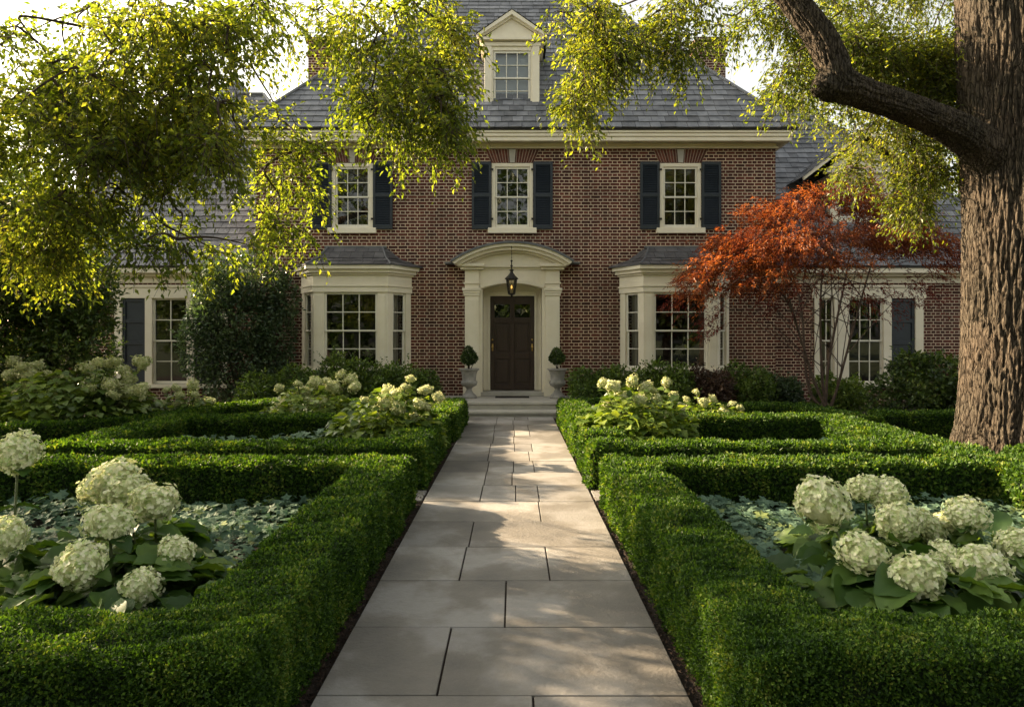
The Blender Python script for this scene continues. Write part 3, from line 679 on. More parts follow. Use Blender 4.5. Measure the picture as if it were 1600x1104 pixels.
pe = pz+.065; ap = pz+ph+.105
slates(s_, (dx-.88, DY+2.6, pe), (dx-.88, DY-.16, pe), (dx, DY+2.6, ap), (dx, DY-.16, ap), .16, .24, .012, 31)
slates(s_, (dx+.88, DY-.16, pe), (dx+.88, DY+2.6, pe), (dx, DY-.16, ap), (dx, DY+2.6, ap), .16, .24, .012, 32)
s_.build('roof', [M['slate'], M['underlay']], dorm)
s_ = B(); sash_bars(s_, dx-.455, dx+.455, z0+.135, z1-.225, 3, DY+.03, .05); s_.build('sash', M['sash'], dorm, bevel=.003)
s_ = B(); pane_mesh(s_, dx-.45, dx+.45, z0+.14, z1-.23, DY+.075); s_.build('pane', M['glass'], dorm)
s_ = B(); pane_mesh(s_, dx-.6, dx+.6, z0+.02, z1-.02, DY+.2); s_.build('pane_backing', M['pane_backing'], dorm)  # plain pale blue-grey sheet just behind the dormer panes
# bay windows, built once about their own centre on the wall plane
def bay():
    D_, fw, ww = .60, .87, 1.33
    out = lambda e: [(-ww-e, 0), (-fw-e*.62, -D_-e), (fw+e*.62, -D_-e), (ww+e, 0)]
    b = B()
    b.slab(out(-.02), 0, .93)                        # apron below the sills
    b.slab(out(.07), .93, .99)                       # sill course
    b.slab(out(.03), 2.80, 2.93); b.slab(out(.055), 2.931, 2.965); b.slab(out(.02), 2.966, 3.2)
    b.slab(out(.07), 3.201, 3.25); b.slab(out(.13), 3.251, 3.33); b.slab(out(.2), 3.331, 3.42)
    P = [np.array(q) for q in out(0)]
    def facet(a, c, l0, l1, tip=0):
        u = (c-a)/np.linalg.norm(c-a); L = np.linalg.norm(c-a); n = np.array([u[1], -u[0]])
        for (s0, s1) in ((0, l0), (L-l1, L)):
            q = [a+u*s0+n*.0, a+u*s1, a+u*s1-n*.12, a+u*s0-n*.12]
            b.slab([tuple(k) for k in q], .99, 2.80)
            m0, m1 = s0+.05, s1-.05
            if m1-m0 > .08:
                q = [a+u*m0+n*.014, a+u*m1+n*.014, a+u*m1, a+u*m0]; b.slab([tuple(k) for k in q], 1.06, 2.74)
    facet(P[1], P[2], .245, .245); facet(P[0], P[1], .17, .17); facet(P[2], P[3], .17, .17)
    o = local(b, 'bay_window', M['cream'], house, .005)
    for (a, c, l, cols) in ((P[1], P[2], .245, 3), (P[0], P[1], .17, 1), (P[2], P[3], .17, 1)):
        mid = (a+c)/2; L = np.linalg.norm(c-a); hw = L/2-l; ang = math.atan2(c[1]-a[1], c[0]-a[0])
        s_ = B(); sash_bars(s_, -hw, hw, .99, 2.80, cols, .035, .05, .022); q = local(s_, 'sash', M['sash'], o, .003, (mid[0], mid[1], 0)); q.rotation_euler = (0, 0, ang)
        s_ = B(); pane_mesh(s_, -hw, hw, 1.0, 2.79, .085); q = local(s_, 'pane', M['glass'], o, 0, (mid[0], mid[1], 0)); q.rotation_euler = (0, 0, ang)
        if cols == 1:
            s_ = B(); curtain_mesh(s_, -hw+.02, hw*.6, 1.0, 2.79, .22, .02, 40); q = local(s_, 'curtain', M['curtain'], o, 0, (mid[0], mid[1], 0)); q.rotation_euler = (0, 0, ang)
    e = [(-1.62, 0), (-.99, -.83), (.99, -.83), (1.62, 0)]; t = [(-.72, .0), (-.66, -.10), (.66, -.10), (.72, .0)]
    s_ = B(); mids = [(-1.1, 0), (-.8, -.43), (.8, -.43), (1.1, 0)]
    for (lo, z0, hi, z1) in ((e, 3.43, mids, 3.62), (mids, 3.62, t, 3.91)):
        for k in range(3):
            slates(s_, (*lo[k], z0), (*lo[k+1], z0), (*hi[k], z1), (*hi[k+1], z1), .235, .27, .014, 50+k)
    for k in (1, 2):
        s_.tube(np.array([(*e[k], 3.45), (*mids[k], 3.64), (*t[k], 3.93)]), .022, 6, 2)
    s_.slab(e, 3.421, 3.43, 2)
    s_.box(-.75, .75, -.12, .0, 3.90, 3.95, 2)
    local(s_, 'roof', [M['darkslate'], M['underlay'], M['lead']], o)
    return o
b0 = bay(); b0.location = (BAYS[0], 0, 0)
copy_tree(b0, house, (BAYS[1], 0, 0))
# door surround
b = B(); yf = YF-.25
for s in (-1, 1):
    def bx(a, c, y0, y1, z0, z1):
        p, q = sorted((DX+s*a, DX+s*c)); b.box(p, q, y0, y1, z0, z1)
    bx(.76, 1.18, yf-.03, YF+.02, .325, .55); bx(.78, 1.16, yf-.012, YF+.02, .551, .60)
    bx(.80, 1.14, yf, YF+.02, .601, 2.74)
    bx(.845, 1.095, yf-.010, yf, .70, 2.64)
    bx(.715, .80, yf+.06, YF+.14, .325, 2.9)
    bx(.78, 1.165, yf-.02, YF+.02, 2.741, 2.80); bx(.77, 1.18, yf-.035, YF+.02, 2.801, 2.86); bx(.75, 1.20, yf-.055, YF+.02, 2.861, 2.92)
    bx(.80, 1.14, yf, YF+.02, 2.921, 3.02); bx(.78, 1.17, yf-.025, YF+.02, 3.021, 3.06)
    bx(.80, 1.14, yf, YF+.02, 3.061, 3.36)
    bx(.66, 1.30, yf-.16, YF+.02, 3.43, 3.50); bx(.70, 1.24, yf-.08, YF+.02, 3.361, 3.43)
# archivolt panel between pilasters
hwid = .80; rise = .125; zs = 2.905
def arc(hw, rise, zs, n=24):
    Rr = (hw*hw+rise*rise)/(2*rise); cz = zs+rise-Rr; a = math.asin(min(1, hw/Rr)); return [(DX+Rr*math.sin(t), cz+Rr*math.cos(t)) for t in np.linspace(-a, a, n)]
ar = arc(.716, rise, zs)
for k in range(len(ar)-1):
    (xa, za), (xb, zb) = ar[k], ar[k+1]
    b.prism([(xa, za), (xb, zb), (xb, 3.36), (xa, 3.36)], yf+.06, YF+.14)
ai, ao = arc(.74, rise, zs+.012), arc(.80, rise+.03, zs+.08)
for k in range(len(ai)-1):
    b.prism([ai[k], ai[k+1], ao[k+1], ao[k]], yf+.02, yf+.059)
b.box(DX-.80, DX+.80, yf+.04, YF+.02, 3.361, 3.42)
for s in (-1, 1):
    p, q = sorted((DX+s*.716, DX+s*.80)); b.box(p, q, yf+.06, YF+.14, 2.901, 3.36)
# segmental pediment
o1, o2, i2 = arc(1.42, .44, 3.52, 40), arc(1.36, .42, 3.47, 40), arc(1.26, .37, 3.44, 40)
i3 = arc(1.16, .33, 3.43, 40)
for k in range(39):
    b.prism([o2[k], o2[k+1], o1[k+1], o1[k]], yf-.30, YF+.02)
    b.prism([i2[k], i2[k+1], o2[k+1], o2[k]], yf-.22, YF+.02)
    b.prism([i3[k], i3[k+1], i2[k+1], i2[k]], yf-.12, YF+.02)
    (xa, za), (xb, zb) = i3[k], i3[k+1]
    b.prism([(xa, 3.42), (xb, 3.42), (xb, zb), (xa, za)], yf-.02, YF+.02)
b.build('door_surround', M['cream'], house, bevel=.004)
b = B(); l1 = arc(1.47, .46, 3.55, 40)
for k in range(39): b.prism([o1[k], o1[k+1], l1[k+1], l1[k]], yf-.34, YF+.02)
for s in (-1, 1):
    p, q = sorted((DX+s*1.40, DX+s*1.62)); b.box(p, q, yf-.1, YF+.02, 3.50, 3.535)
b.build('hood_flashing', M['lead'], house)
# recess, frame, door
b = B(); yd = YF+.24
for s in (-1, 1):
    p, q = sorted((DX+s*.715, DX+s*.74)); b.box(p, q, YF+.14, yd+.1, .325, 3.1)
    p, q = sorted((DX+s*.55, DX+s*.715)); b.box(p, q, yd, yd+.1, .43, 3.1)
    p, q = sorted((DX+s*.548, DX+s*.60)); b.box(p, q, yd-.03, yd-.001, .43, 2.82)
b.box(DX-.55, DX+.55, yd, yd+.1, 2.76, 3.1); b.box(DX-.60, DX+.60, yd-.03, yd-.001, 2.821, 2.87)
b.box(DX-.715, DX+.715, YF+.14, yd, 3.1, 3.13)
b.box(DX-.745, DX+.745, yd+.101, yd+.2, .3, 3.13)
b.build('door_frame', M['cream'], house, bevel=.004)
b = B(); b.box(DX-.80, DX+.80, yf+.03, yd+.04, .326, .42); b.build('threshold', M['step'], house, bevel=.01)
b = B(); y0 = yd+.05; dz0, dz1 = .43, 2.755; dw = .545
st = .105
cuts = [(.15, .78), (.93, 1.66), (1.80, 2.13)]    # panel heights above the door foot
b.box(DX-dw, DX-dw+st, y0, y0+.045, dz0, dz1); b.box(DX+dw-st, DX+dw, y0, y0+.045, dz0, dz1)
b.box(DX-.055, DX+.055, y0, y0+.045, dz0, dz1)
zz_ = [dz0]+[dz0+k for c in cuts for k in c]+[dz1]
for s in (-1, 1):
    for k in range(0, len(zz_), 2):
        p, q = sorted((DX+s*.055, DX+s*(dw-st))); b.box(p, q, y0, y0+.045, zz_[k], zz_[k+1])
    for k, (a, c) in enumerate(cuts[:2]):
        p, q = sorted((DX+s*.055, DX+s*(dw-st))); b.box(p, q, y0+.025, y0+.04, dz0+a, dz0+c); b.box(p+.05, q-.05, y0+.008, y0+.025, dz0+a+.05, dz0+c-.05)
door = b.build('door', M['door'], house, bevel=.006)
for s in (-1, 1):
    p, q = sorted((DX+s*.055, DX+s*(dw-st))); s_ = B(); pane_mesh(s_, p, q, dz0+1.80, dz0+2.13, y0+.03); s_.box(p, q, y0+.035, y0+.045, dz0+1.8, dz0+2.13)
    s_.build('pane', glass_mat('door_glass', (.15, .16, .1), .9), door)
def knob(x, z, r_):
    s_ = B(); n = 12
    pr = [(0.001, 0), (r_*1.2, 0), (r_*1.2, .006), (r_*.45, .010), (r_*.45, .03), (r_, .04), (r_, .055), (r_*.6, .066), (.001, .068)]
    a = np.linspace(0, 2*np.pi, n, endpoint=False)
    V = np.concatenate([np.stack([x+rr*np.cos(a), np.full(n, y0-.001-h), z+rr*np.sin(a)], 1) for rr, h in pr]); j = np.arange(n)
    s_.add(V, np.concatenate([np.stack([i*n+j, i*n+(j+1) % n, (i+1)*n+(j+1) % n, (i+1)*n+j], 1) for i in range(len(pr)-1)])); return s_
for s in (-1, 1):
    xx = DX+s*(dw-.055)
    s_ = knob(xx, 1.50, .028); s_.box(xx-.022, xx+.022, y0-.006, y0-.001, 1.40, 1.58); s_.build('handle', M['brass'], door, smooth=True)
    knob(xx, 1.68, .02).build('lock', M['brass'], door, smooth=True)
s_ = B(); s_.tube([(DX+.0, y0-.03, 2.25), (DX+.028, y0-.035, 2.18), (DX, y0-.038, 2.10), (DX-.028, y0-.035, 2.18), (DX, y0-.03, 2.25)], .006, 8); s_.box(DX-.016, DX+.016, y0-.02, y0-.001, 2.235, 2.29)
s_.build('knocker', M['iron'], door)

# ---- wings
YW = 17.2; ZEW = 3.5; TW = 5.05
def wing(x0, x1, wx, hx0, hx1, seed):
    b = B(); holes = [(wx[0], wx[1], .55, 2.95)]
    wall_front(b, min(x0, x1), max(x0, x1), -.1, 3.3, YW, holes, .12)
    far = x1
    V = [(far, YW, -.1), (far, 26.5, -.1), (far, 26.5, 3.3), (far, YW, 3.3)]; b.add(V, (0, 3, 2, 1) if far < 0 else (0, 1, 2, 3))
    b.build('wing_wall', M['brick'], house)
    b = B(); room(b, wx[0]-.1, wx[1]+.1, .5, 3.05, YW+.121, YW+2); b.build('room_interior', M['room'], house)
    b = B(); a, c = min(x0, x1+.0), max(x0, x1)
    if x1 < 0: a -= .25; c = x0
    else: c += .25; a = x0
    b.box(a, c, YW-.03, YW+.05, 3.10, 3.26); b.box(a, c, YW-.16, YW+.05, 3.261, 3.33); b.box(a, c, YW-.28, YW+.05, 3.331, 3.46)
    b.build('wing_cornice', M['cream'], house, bevel=.01)
    b = B(); b.box(a, c, YW-.31, YW-.2, 3.461, 3.50); b.build('gutter', M['iron'], house, bevel=.008)
    b = B(); hip(b, hx0, hx1, YW-.3, YW-.3+2*TW+.6, ZEW, TW, seed); return b.build('wing_roof', [M['slate'], M['underlay'], M['lead']], house)
def triple(x0, x1, cols):
    """cream casing with sashes between mullions: cols = [(xa, xb, n columns or 0 for a shutter)]"""
    b = B(); z0, z1 = .55, 2.95
    b.box(x0-.06, x1+.06, YW-.05, YW-.001, 2.72, 2.99); b.box(x0-.09, x1+.09, YW-.08, YW-.001, 2.991, 3.05)
    b.box(x0-.06, x1+.06, YW-.09, YW+.1, .47, .56)
    b.box(x0, x1, YW, YW+.1, 2.74, z1-.002)
    edges = [x0]+[e for c in cols for e in c[:2]]+[x1]
    for k in range(0, len(edges), 2): b.box(edges[k], edges[k+1], YW-.04, YW+.1, .561, 2.719)
    o = b.build('window', M['cream'], house, bevel=.005)
    for (a, c, n) in cols:
        if n:
            s_ = B(); sash_bars(s_, a, c, .57, 2.73, n, YW+.02, .05, .022); s_.build('sash', M['sash'], o, bevel=.003)
            s_ = B(); pane_mesh(s_, a, c, .58, 2.73, YW+.07); s_.build('pane', M['glass'], o)
        else:
            s_ = B(); s_.box(a, c, YW+.03, YW+.06, .57, 2.73)
            for (p, q) in ((a, a+.07), (c-.07, c)): s_.box(p, q, YW+.0, YW+.029, .57, 2.73)
            for z in (.57, 1.0, 1.55, 2.1, 2.63): s_.box(a+.07, c-.07, YW+.002, YW+.028, z, z+.09)
            s_.build('shutter', M['shutter'], o, bevel=.004)
wing(XL-.001, -13.5, (-10.05, -7.2), -13.9, -3.0, 61)
wing(XR+.001, 13.3, (7.56, 10.3), 3.0, 13.65, 71)
triple(-10.05, -7.2, [(-9.86, -9.28, 0), (-9.10, -8.22, 2), (-8.04, -7.42, 0)])
triple(7.56, 10.3, [(7.70, 8.06, 2), (8.42, 9.30, 3), (9.5, 10.1, 0)])
# roof of the rear block seen past the left wing
b = B(); cx, cy, zb, zt = -10.35, 25.5, 8.9, 11.45
for (p, q) in (((-1.9, -2), (1.9, -2)), ((1.9, -2), (1.9, 2)), ((-1.9, 2), (-1.9, -2)), ((1.9, 2), (-1.9, 2))):
    slates(b, (cx+p[0], cy+p[1], zb), (cx+q[0], cy+q[1], zb), (cx-.02*np.sign(q[0]-p[0]), cy, zt), (cx+.02*np.sign(q[0]-p[0]), cy, zt), .3, .34, .02, 81)
b.box(cx-1.7, cx+1.7, cy-1.8, cy+1.8, 4, zb-.01, 1)
b.build('rear_roof', [M['slate'], M['underlay']], house)
# gabled dormer on the right wing
b = B(); gx, gy = 9.15, 18.0; z0, z1 = 4.75, 6.05
dormer_front(b, gx, gy, .80, z0, z1, .55, z0+.12, z1-.2)
for s in (-1, 1):
    a, c = sorted((gx+s*.80, gx+s*.74)); b.box(a, c, gy+.12, gy+1.7, z0, z1)
    a, c = sorted((gx+s*.82, gx+s*.57)); b.box(a, c, gy-.03, gy, z0+.1, z1-.1)
b.box(gx-.95, gx+.95, gy-.12, gy+.1, z1, z1+.09)
b.box(gx-.9, gx+.9, gy-.06, gy, z0, z0+.1)
b.prism([(gx-.9, z1+.09), (gx+.9, z1+.09), (gx, z1+.95)], gy-.01, gy+.3)
d2 = b.build('dormer', M['cream'], house, bevel=.006)
s_ = B(); e0 = 5.92; a0 = 7.2
slates(s_, (gx-1.6, gy+3.4, e0), (gx-1.6, gy-.3, e0), (gx, gy+3.4, a0), (gx, gy-.3, a0), .2, .28, .014, 91)
slates(s_, (gx+1.6, gy-.3, e0), (gx+1.6, gy+3.4, e0), (gx, gy-.3, a0), (gx, gy+3.4, a0), .2, .28, .014, 92)
s_.build('roof', [M['slate'], M['underlay']], d2)
s_ = B()
for s in (-1, 1):
    pts = [(gx+s*1.62, e0-.1), (gx+s*1.62, e0-.006), (gx, a0-.006), (gx, a0-.13)]; s_.prism(pts if s > 0 else pts[::-1], gy-.29, gy-.2)
s_.build('bargeboard', M['cream'], d2)
s_ = B(); sash_bars(s_, gx-.545, gx+.545, z0+.125, z1-.205, 3, gy+.03, .05); s_.build('sash', M['sash'], d2, bevel=.003)
s_ = B(); pane_mesh(s_, gx-.54, gx+.54, z0+.13, z1-.21, gy+.075); s_.box(gx-.7, gx+.7, gy+.3, gy+.32, z0, z1); s_.build('pane', M['glass'], d2)

# =================================================================== STEPS, URNS, LANTERN
stp = empty('stone_steps', (DX, 14.5, 0), 'two wide stone steps and landing leading to the front door', 'steps')
b = B(); b.box(DX-1.62, DX+1.62, 14.98, YF+.0, -.05, .262); b.build('riser', M['step'], stp, bevel=.008)
b = B(); b.box(DX-1.65, DX+1.65, 14.94, YF-.001, .263, .322); b.build('landing', M['step'], stp, bevel=.012)
b = B(); b.box(DX-1.62, DX+1.62, 14.53, 14.979, -.05, .105); b.build('riser', M['step'], stp, bevel=.008)
b = B(); b.box(DX-1.65, DX+1.65, 14.49, 14.979, .106, .162); b.build('tread', M['step'], stp, bevel=.012)
b = B(); b.box(DX-.40, DX+.40, 15.95, 16.32, .3225, .338); tag(b.build('doormat', M['mat'], bevel=.004), 'dark coir doormat on the landing before the front door', 'doormat')
wave_n = 28
def urn_at(x, y, label):
    root = empty('stone_urn', (x, y, .322), label, 'urn', 'stone urns beside the front door')
    prof = [(.001, 0), (.175, 0), (.175, .05), (.165, .055), (.15, .085), (.10, .12), (.066, .19), (.06, .22), (.075, .235), (.075, .25), (.10, .262), (.165, .30), (.185, .35), (.182, .385), (.165, .41), (.158, .43), (.17, .55), (.19, .62), (.205, .645), (.235, .66), (.238, .685), (.215, .69), (.19, .68), (.18, .62), (.001, .61)]
    wave = [0]*len(prof)
    for k in (11, 12, 13): wave[k] = .10
    b = B(); b.lathe(prof, x, y, .322, 84, 0, wave); b.build('bowl', M['urn'], root, smooth=True)
    b = B(); b.lathe([(.001, .0), (.18, .0), (.18, .012), (.001, .02)], x, y, .322+.635, 24); b.build('potting_soil', M['soil'], root)
    return root
def topiary_at(x, y, label, seed, tall):
    r = np.random.default_rng(seed); z = .322+.64; root = empty('potted_shrub', (x, y, z), label, 'shrub', 'clipped shrubs in the stone urns')
    b = B()
    for k in range(4):
        e = np.array([x+r.normal()*.05, y+r.normal()*.05, z+.3]); P = bez((x+r.normal()*.03, y+r.normal()*.03, z), (x+r.normal()*.05, y, z+.14), e, 6); b.tube(P, np.linspace(.012, .006, 6), 5)
    b.build('stems', M['twig'], root)
    b = B(); c = z+.31
    shrub_mesh(b, [(x, y, c, .17, .17, .17), (x-.02, y, c+.13*tall, .11, .11, .12), (x+.09, y, c-.02, .10, .12, .10), (x-.09, y-.02, c-.03, .10, .1, .09)], 2400, .042, seed, asp=.6)
    b.build('foliage', M['shrub'], root)
UL, UR = W(733, 620, 15.9), W(871, 620, 15.9)
urn_at(UL[0], 15.9, 'grey stone pedestal urn on the landing left of the front door'); urn_at(UR[0], 15.9, 'grey stone pedestal urn on the landing right of the front door')
topiary_at(UL[0], 15.9, 'small clipped green shrub with pointed top in the left urn', 3, 1.1); topiary_at(UR[0], 15.9, 'small round clipped green shrub in the right urn', 4, .75)
# lantern
LX, LY = -.055, yf-.40; root = empty('hanging_lantern', (LX, LY, 2.6), 'black iron hanging lantern with amber flame above the front door', 'lantern')
zt = 3.86
b = B(); b.tube([(LX, yf-.30, zt), (LX, LY, zt+.01), (LX, LY, zt-.05)], .009, 6)
k = 0; z = zt-.05
while z > 3.56:
    a = np.linspace(0, 2*np.pi, 9); ex = np.array([1, 0, 0]) if k % 2 else np.array([0, 1, 0])
    P = np.array([LX, LY, z-.02])+.009*np.cos(a)[:, None]*ex+.022*np.sin(a)[:, None]*np.array([0, 0, 1]); b.tube(P, .0035, 5, cap=False); z -= .036; k += 1
b.build('chain', M['iron'], root)
b = B(); zl = 2.70
b.lathe([(.001, .86), (.012, .85), (.03, .83), (.012, .80), (.012, .74), (.03, .72), (.03, .70), (.014, .69), (.014, .64), (.05, .62), (.05, .60), (.03, .58), (.045, .54), (.09, .48), (.155, .42), (.16, .40), (.14, .395), (.001, .395)], LX, LY, zl, 6)
b.build('cap', M['iron'], root)
b = B(); n = 6; a = np.linspace(0, 2*np.pi, n, endpoint=False)
top = np.stack([LX+.125*np.cos(a), LY+.125*np.sin(a), np.full(n, zl+.39)], 1); bot = np.stack([LX+.08*np.cos(a), LY+.08*np.sin(a), np.full(n, zl+.06)], 1)
for i in range(n):
    b.tube([top[i], bot[i]], .007, 5); b.tube([bot[i], bot[(i+1) % n]], .008, 5); b.tube([top[i], top[(i+1) % n]], .007, 5)
    m0 = (top[i]+top[(i+1) % n])/2; m1 = (bot[i]+bot[(i+1) % n])/2; b.tube([m0, m1], .003, 4)
b.lathe([(.085, .065), (.085, .05), (.05, .03), (.02, .02), (.03, .0), (.012, -.03), (.001, -.035)], LX, LY, zl, 6); b.build('cage', M['iron'], root)
b = B()
for i in range(n): j2 = (i+1) % n; c = np.array([LX, LY, 0]); f = lambda p: p*np.array([.97, .97, 1])+c*.03; b.add([f(bot[i]), f(bot[j2]), f(top[j2]), f(top[i])], (0, 1, 2, 3))
b.build('pane', M['lampglass'], root)
b = B(); b.lathe([(.001, .07), (.016, .07), (.016, .16), (.001, .165)], LX, LY, zl, 10); b.build('candle', M['cream'], root)
b = B(); b.lathe([(.001, .17), (.014, .19), (.016, .215), (.008, .25), (.001, .275)], LX, LY, zl, 10); b.build('flame', M['flame'], root)

# =================================================================== TREES
SPOTS += [(.55, 10.6, .06, .42), (.45, 9.6, .06, .36), (.6, 8.1, .06, .30), (.62, 7.3, .06, .2), (.6, 5.35, .06, .24), (.3, 5.6, .06, .12),
          (1.1, 10.5, .4, .5), (1.1, 9.3, .4, .5), (1.1, 8.2, .4, .45), (1.2, 5.0, .5, .22), (1.25, 4.2, .5, .16),
          (2.1, 9.8, .9, .8), (3.0, 9.9, .7, .6), (2.5, 7.9, .52, .35), (3.6, 7.9, .52, .4), (4.9, 8.2, .52, .5), (4.9, 9.2, .52, .5), (5.4, 7.0, .4, .4),
          (6.1, 9.2, 1.0, .8), (6.1, 9.2, 2.2, .7), (6.1, 9.2, 3.4, .5), (-1.3, 9.7, 1.0, .35), (-1.25, 10.6, .5, .3), (-1.2, 9.2, .5, .22)]
# ---- the great tree on the right
oak = empty('oak_tree', (6.82, 9.35, 0), 'massive old tree with thick furrowed trunk and low curving limb beside the right hedge', 'tree')
b = B()
bark_tube(b, [(6.95, 9.35, -.2), (6.95, 9.35, .25), (6.95, 9.35, .8), (6.96, 9.36, 1.8), (6.97, 9.38, 3.2), (6.97, 9.4, 4.6), (6.93, 9.42, 6.2), (6.9, 9.5, 8.0), (6.88, 9.6, 10)], [.95, .82, .735, .70, .685, .70, .70, .6, .4], 440, 400, .040, 6.5)
b.build('trunk', M['bark'], oak, smooth=True)
lp = [(1640, 420, 9.4, .30), (1600, 320, 9.35, .36), (1562, 258, 9.25, .34), (1518, 218, 9.1, .275), (1478, 194, 8.95, .235), (1435, 175, 8.8, .21), (1388, 158, 8.6, .20), (1345, 144, 8.45, .205), (1312, 128, 8.4, .225), (1300, 98, 8.4, .215), (1284, 62, 8.4, .20), (1255, 22, 8.4, .18), (1226, -15, 8.4, .17), (1180, -70, 8.4, .15), (1120, -140, 8.4, .11)]
b = B(); bark_tube(b, [W(q[0], q[1], q[2]) for q in lp], [q[3]*.88 for q in lp], 300, 110, .022, 10)
sp = [(1330, 138, 8.42, .2), (1300, 134, 8.4, .19), (1283, 132, 8.38, .15), (1274, 130, 8.36, .09), (1271, 129, 8.36, .02)]
bark_tube(b, [W(q[0], q[1], q[2]) for q in sp], [q[3] for q in sp], 26, 48, .03, 7)
b.build('limb', M['bark'], oak, smooth=True)
ob = canopy(6, 190, [(905, 75, 50, 95, 1.0), (905, 155, 34, 50, 1.0), (960, 45, 50, 50, .8), (1015, 85, 60, 40, .35), (1060, 20, 90, 28, .8), (1110, 110, 45, 35, .3), (1185, 50, 90, 60, 1.0), (1235, 125, 60, 55, .8), (1100, 165, 90, 20, .12),
             (1395, 60, 100, 80, 1.2), (1445, 165, 50, 75, 1.2), (1330, 185, 80, 38, .8), (1360, 250, 70, 35, .4), (1450, 275, 40, 55, .8), (1330, 100, 70, 65, 1.1), (1480, 110, 26, 95, 1.2), (1290, 30, 60, 50, .9)],
            [(800, 95, 56, 85), (980, 12, 14, 10), (1112, 105, 24, 42), (1180, 115, 12, 22), (1448, 30, 14, 16)], lambda px: (7.8, 8.8) if px < 1120 else ((8.6, 9.6) if px < 1270 else (9.7, 11.2)))
# boughs above the frame
for (x, y, z, rx) in ((4.5, 9, 8.5, 1.5), (6.5, 8.0, 9.5, 1.8), (8.5, 9.5, 8.0, 1.8), (9.5, 11, 6.5, 1.6), (7.5, 11.5, 7.5, 1.5), (2.6, 8.3, 8.0, 1.2), (6.5, 5.5, 8.5, 1.5), (10, 7.5, 7, 1.5)):
    ob.append((np.array([x, y, z]), (rx, rx*.9, rx*.6), .5, 16000*rx*rx*.6))
b = B(); spray(b, ob, .068, 21, asp=.44, droop=.5, nl=13)
b.build('crown', [M['oak'], M['twig']], oak)
b = B(); r = np.random.default_rng(2)
tip = W(1226, -15, 8.4); top = np.array([6.8, 9.6, 9.2])
chain(b, ob, [W(q[0], q[1], q[2]) for q in lp[5:]]+[np.array([6.85, 9.5, z]) for z in (6.5, 7.5, 8.5, 9.3)], r)
b.build('branches', M['twig'], oak)

# ---- the tree hanging in from the left
lin = empty('linden_tree', (-7.6, 6.6, 0), 'leafy tree hanging golden green branches in from the upper left over the house front', 'tree')
lb = canopy(5, 195, [(190, 110, 215, 150, 1.0), (90, 230, 130, 90, 1.0), (280, 230, 105, 90, 1.0), (220, 350, 215, 62, .6), (60, 330, 80, 80, .8), (425, 45, 42, 80, .9), (445, 95, 25, 45, .9), (470, 10, 80, 25, .8),
             (600, 90, 105, 105, .8), (680, 60, 70, 75, .8), (605, 190, 80, 48, .75), (685, 175, 38, 60, .75), (578, 258, 20, 38, .5), (448, 300, 36, 80, .6), (475, 245, 46, 22, .5), (450, 190, 60, 10, .25), (660, 225, 40, 18, .8)],
            [(85, 60, 14, 12), (378, 125, 14, 45), (462, 125, 18, 30), (490, 100, 10, 35), (25, 262, 22, 12), (800, 95, 54, 85)], lambda px: (6.3, 8.4) if px < 400 else (7.2, 8.4))
for (x, y, z, rx) in ((-8, 5.41, 4.6, 1.7), (-6, 6.35, 8.6, 1.6), (-9, 4.24, 4.6, 1.9), (-8.5, 6.92, 3.4, 1.5), (-9.5, 5.75, 3.2, 1.5), (-9.4, 8.53, 3.4, 1.4), (-8, 3.01, 4.2, 1.6), (-7.6, 7.72, 7.4, 1.2), (-3, 7.06, 8.4, 1.3), (-5.5, 4.83, 7.0, 1.4), (-2.5, 5.14, 7.2, 1.3), (-8, 8.61, 5.6, 1.2), (-8.3, 7.28, 5.6, 1.25), (-8.2, 6.06, 5.4, 1.3), (-8.2, 6.86, 4.3, 1.1), (-8.3, 8.38, 4.2, 1.1), (-8.4, 4.7, 5.6, 1.3), (-9.2, 10.49, 3.9, 1.1), (-9.52, 11.64, 4.3, 0.8), (-7.4, 7.27, 3.9, 1.0), (-7.3, 6.05, 3.8, 1.0), (-7.3, 8.15, 5.2, 1.0), (-6.9, 4.76, 4.2, 1.1), (-6.3, 6.02, 5.6, 1.0)):  # crown clumps out of view, added to cast shade over the near beds and path
    lb.append((np.array([x, y, z]), (rx, rx*.9, rx*.75), .75, 16000*rx*rx*.75))
b = B(); spray(b, lb, .068, 33, asp=.5, droop=.5, nl=13)
b.build('crown', [M['tree'], M['twig']], lin)
b = B(); bark_tube(b, [(-7.6, 6.6, -.2), (-7.6, 6.6, .3), (-7.6, 6.6, 2), (-7.5, 6.6, 4), (-7.4, 6.7, 6.5), (-7.4, 6.8, 9)], [.42, .34, .29, .27, .22, .1], 90, 60, .02, 7); b.build('trunk', M['bark'], lin, smooth=True)
b = B(); r = np.random.default_rng(9)
hubs = [np.array([-7.5, 6.6, 3.6]), np.array([-7.5, 6.6, 4.6]), np.array([-7.45, 6.7, 5.6]), np.array([-7.4, 6.7, 6.6])]
lo = bez((-7.4, 6.7, 6.0), (-4.5, 7.2, 7.4), (-1.2, 7.7, 6.3), 24); b.tube(lo, np.linspace(.13, .035, 24), 8); b.build('limb', M['twig'], lin); b = B()
chain(b, lb, list(lo[4:])+hubs, r)
b.build('branches', M['twig'], lin)

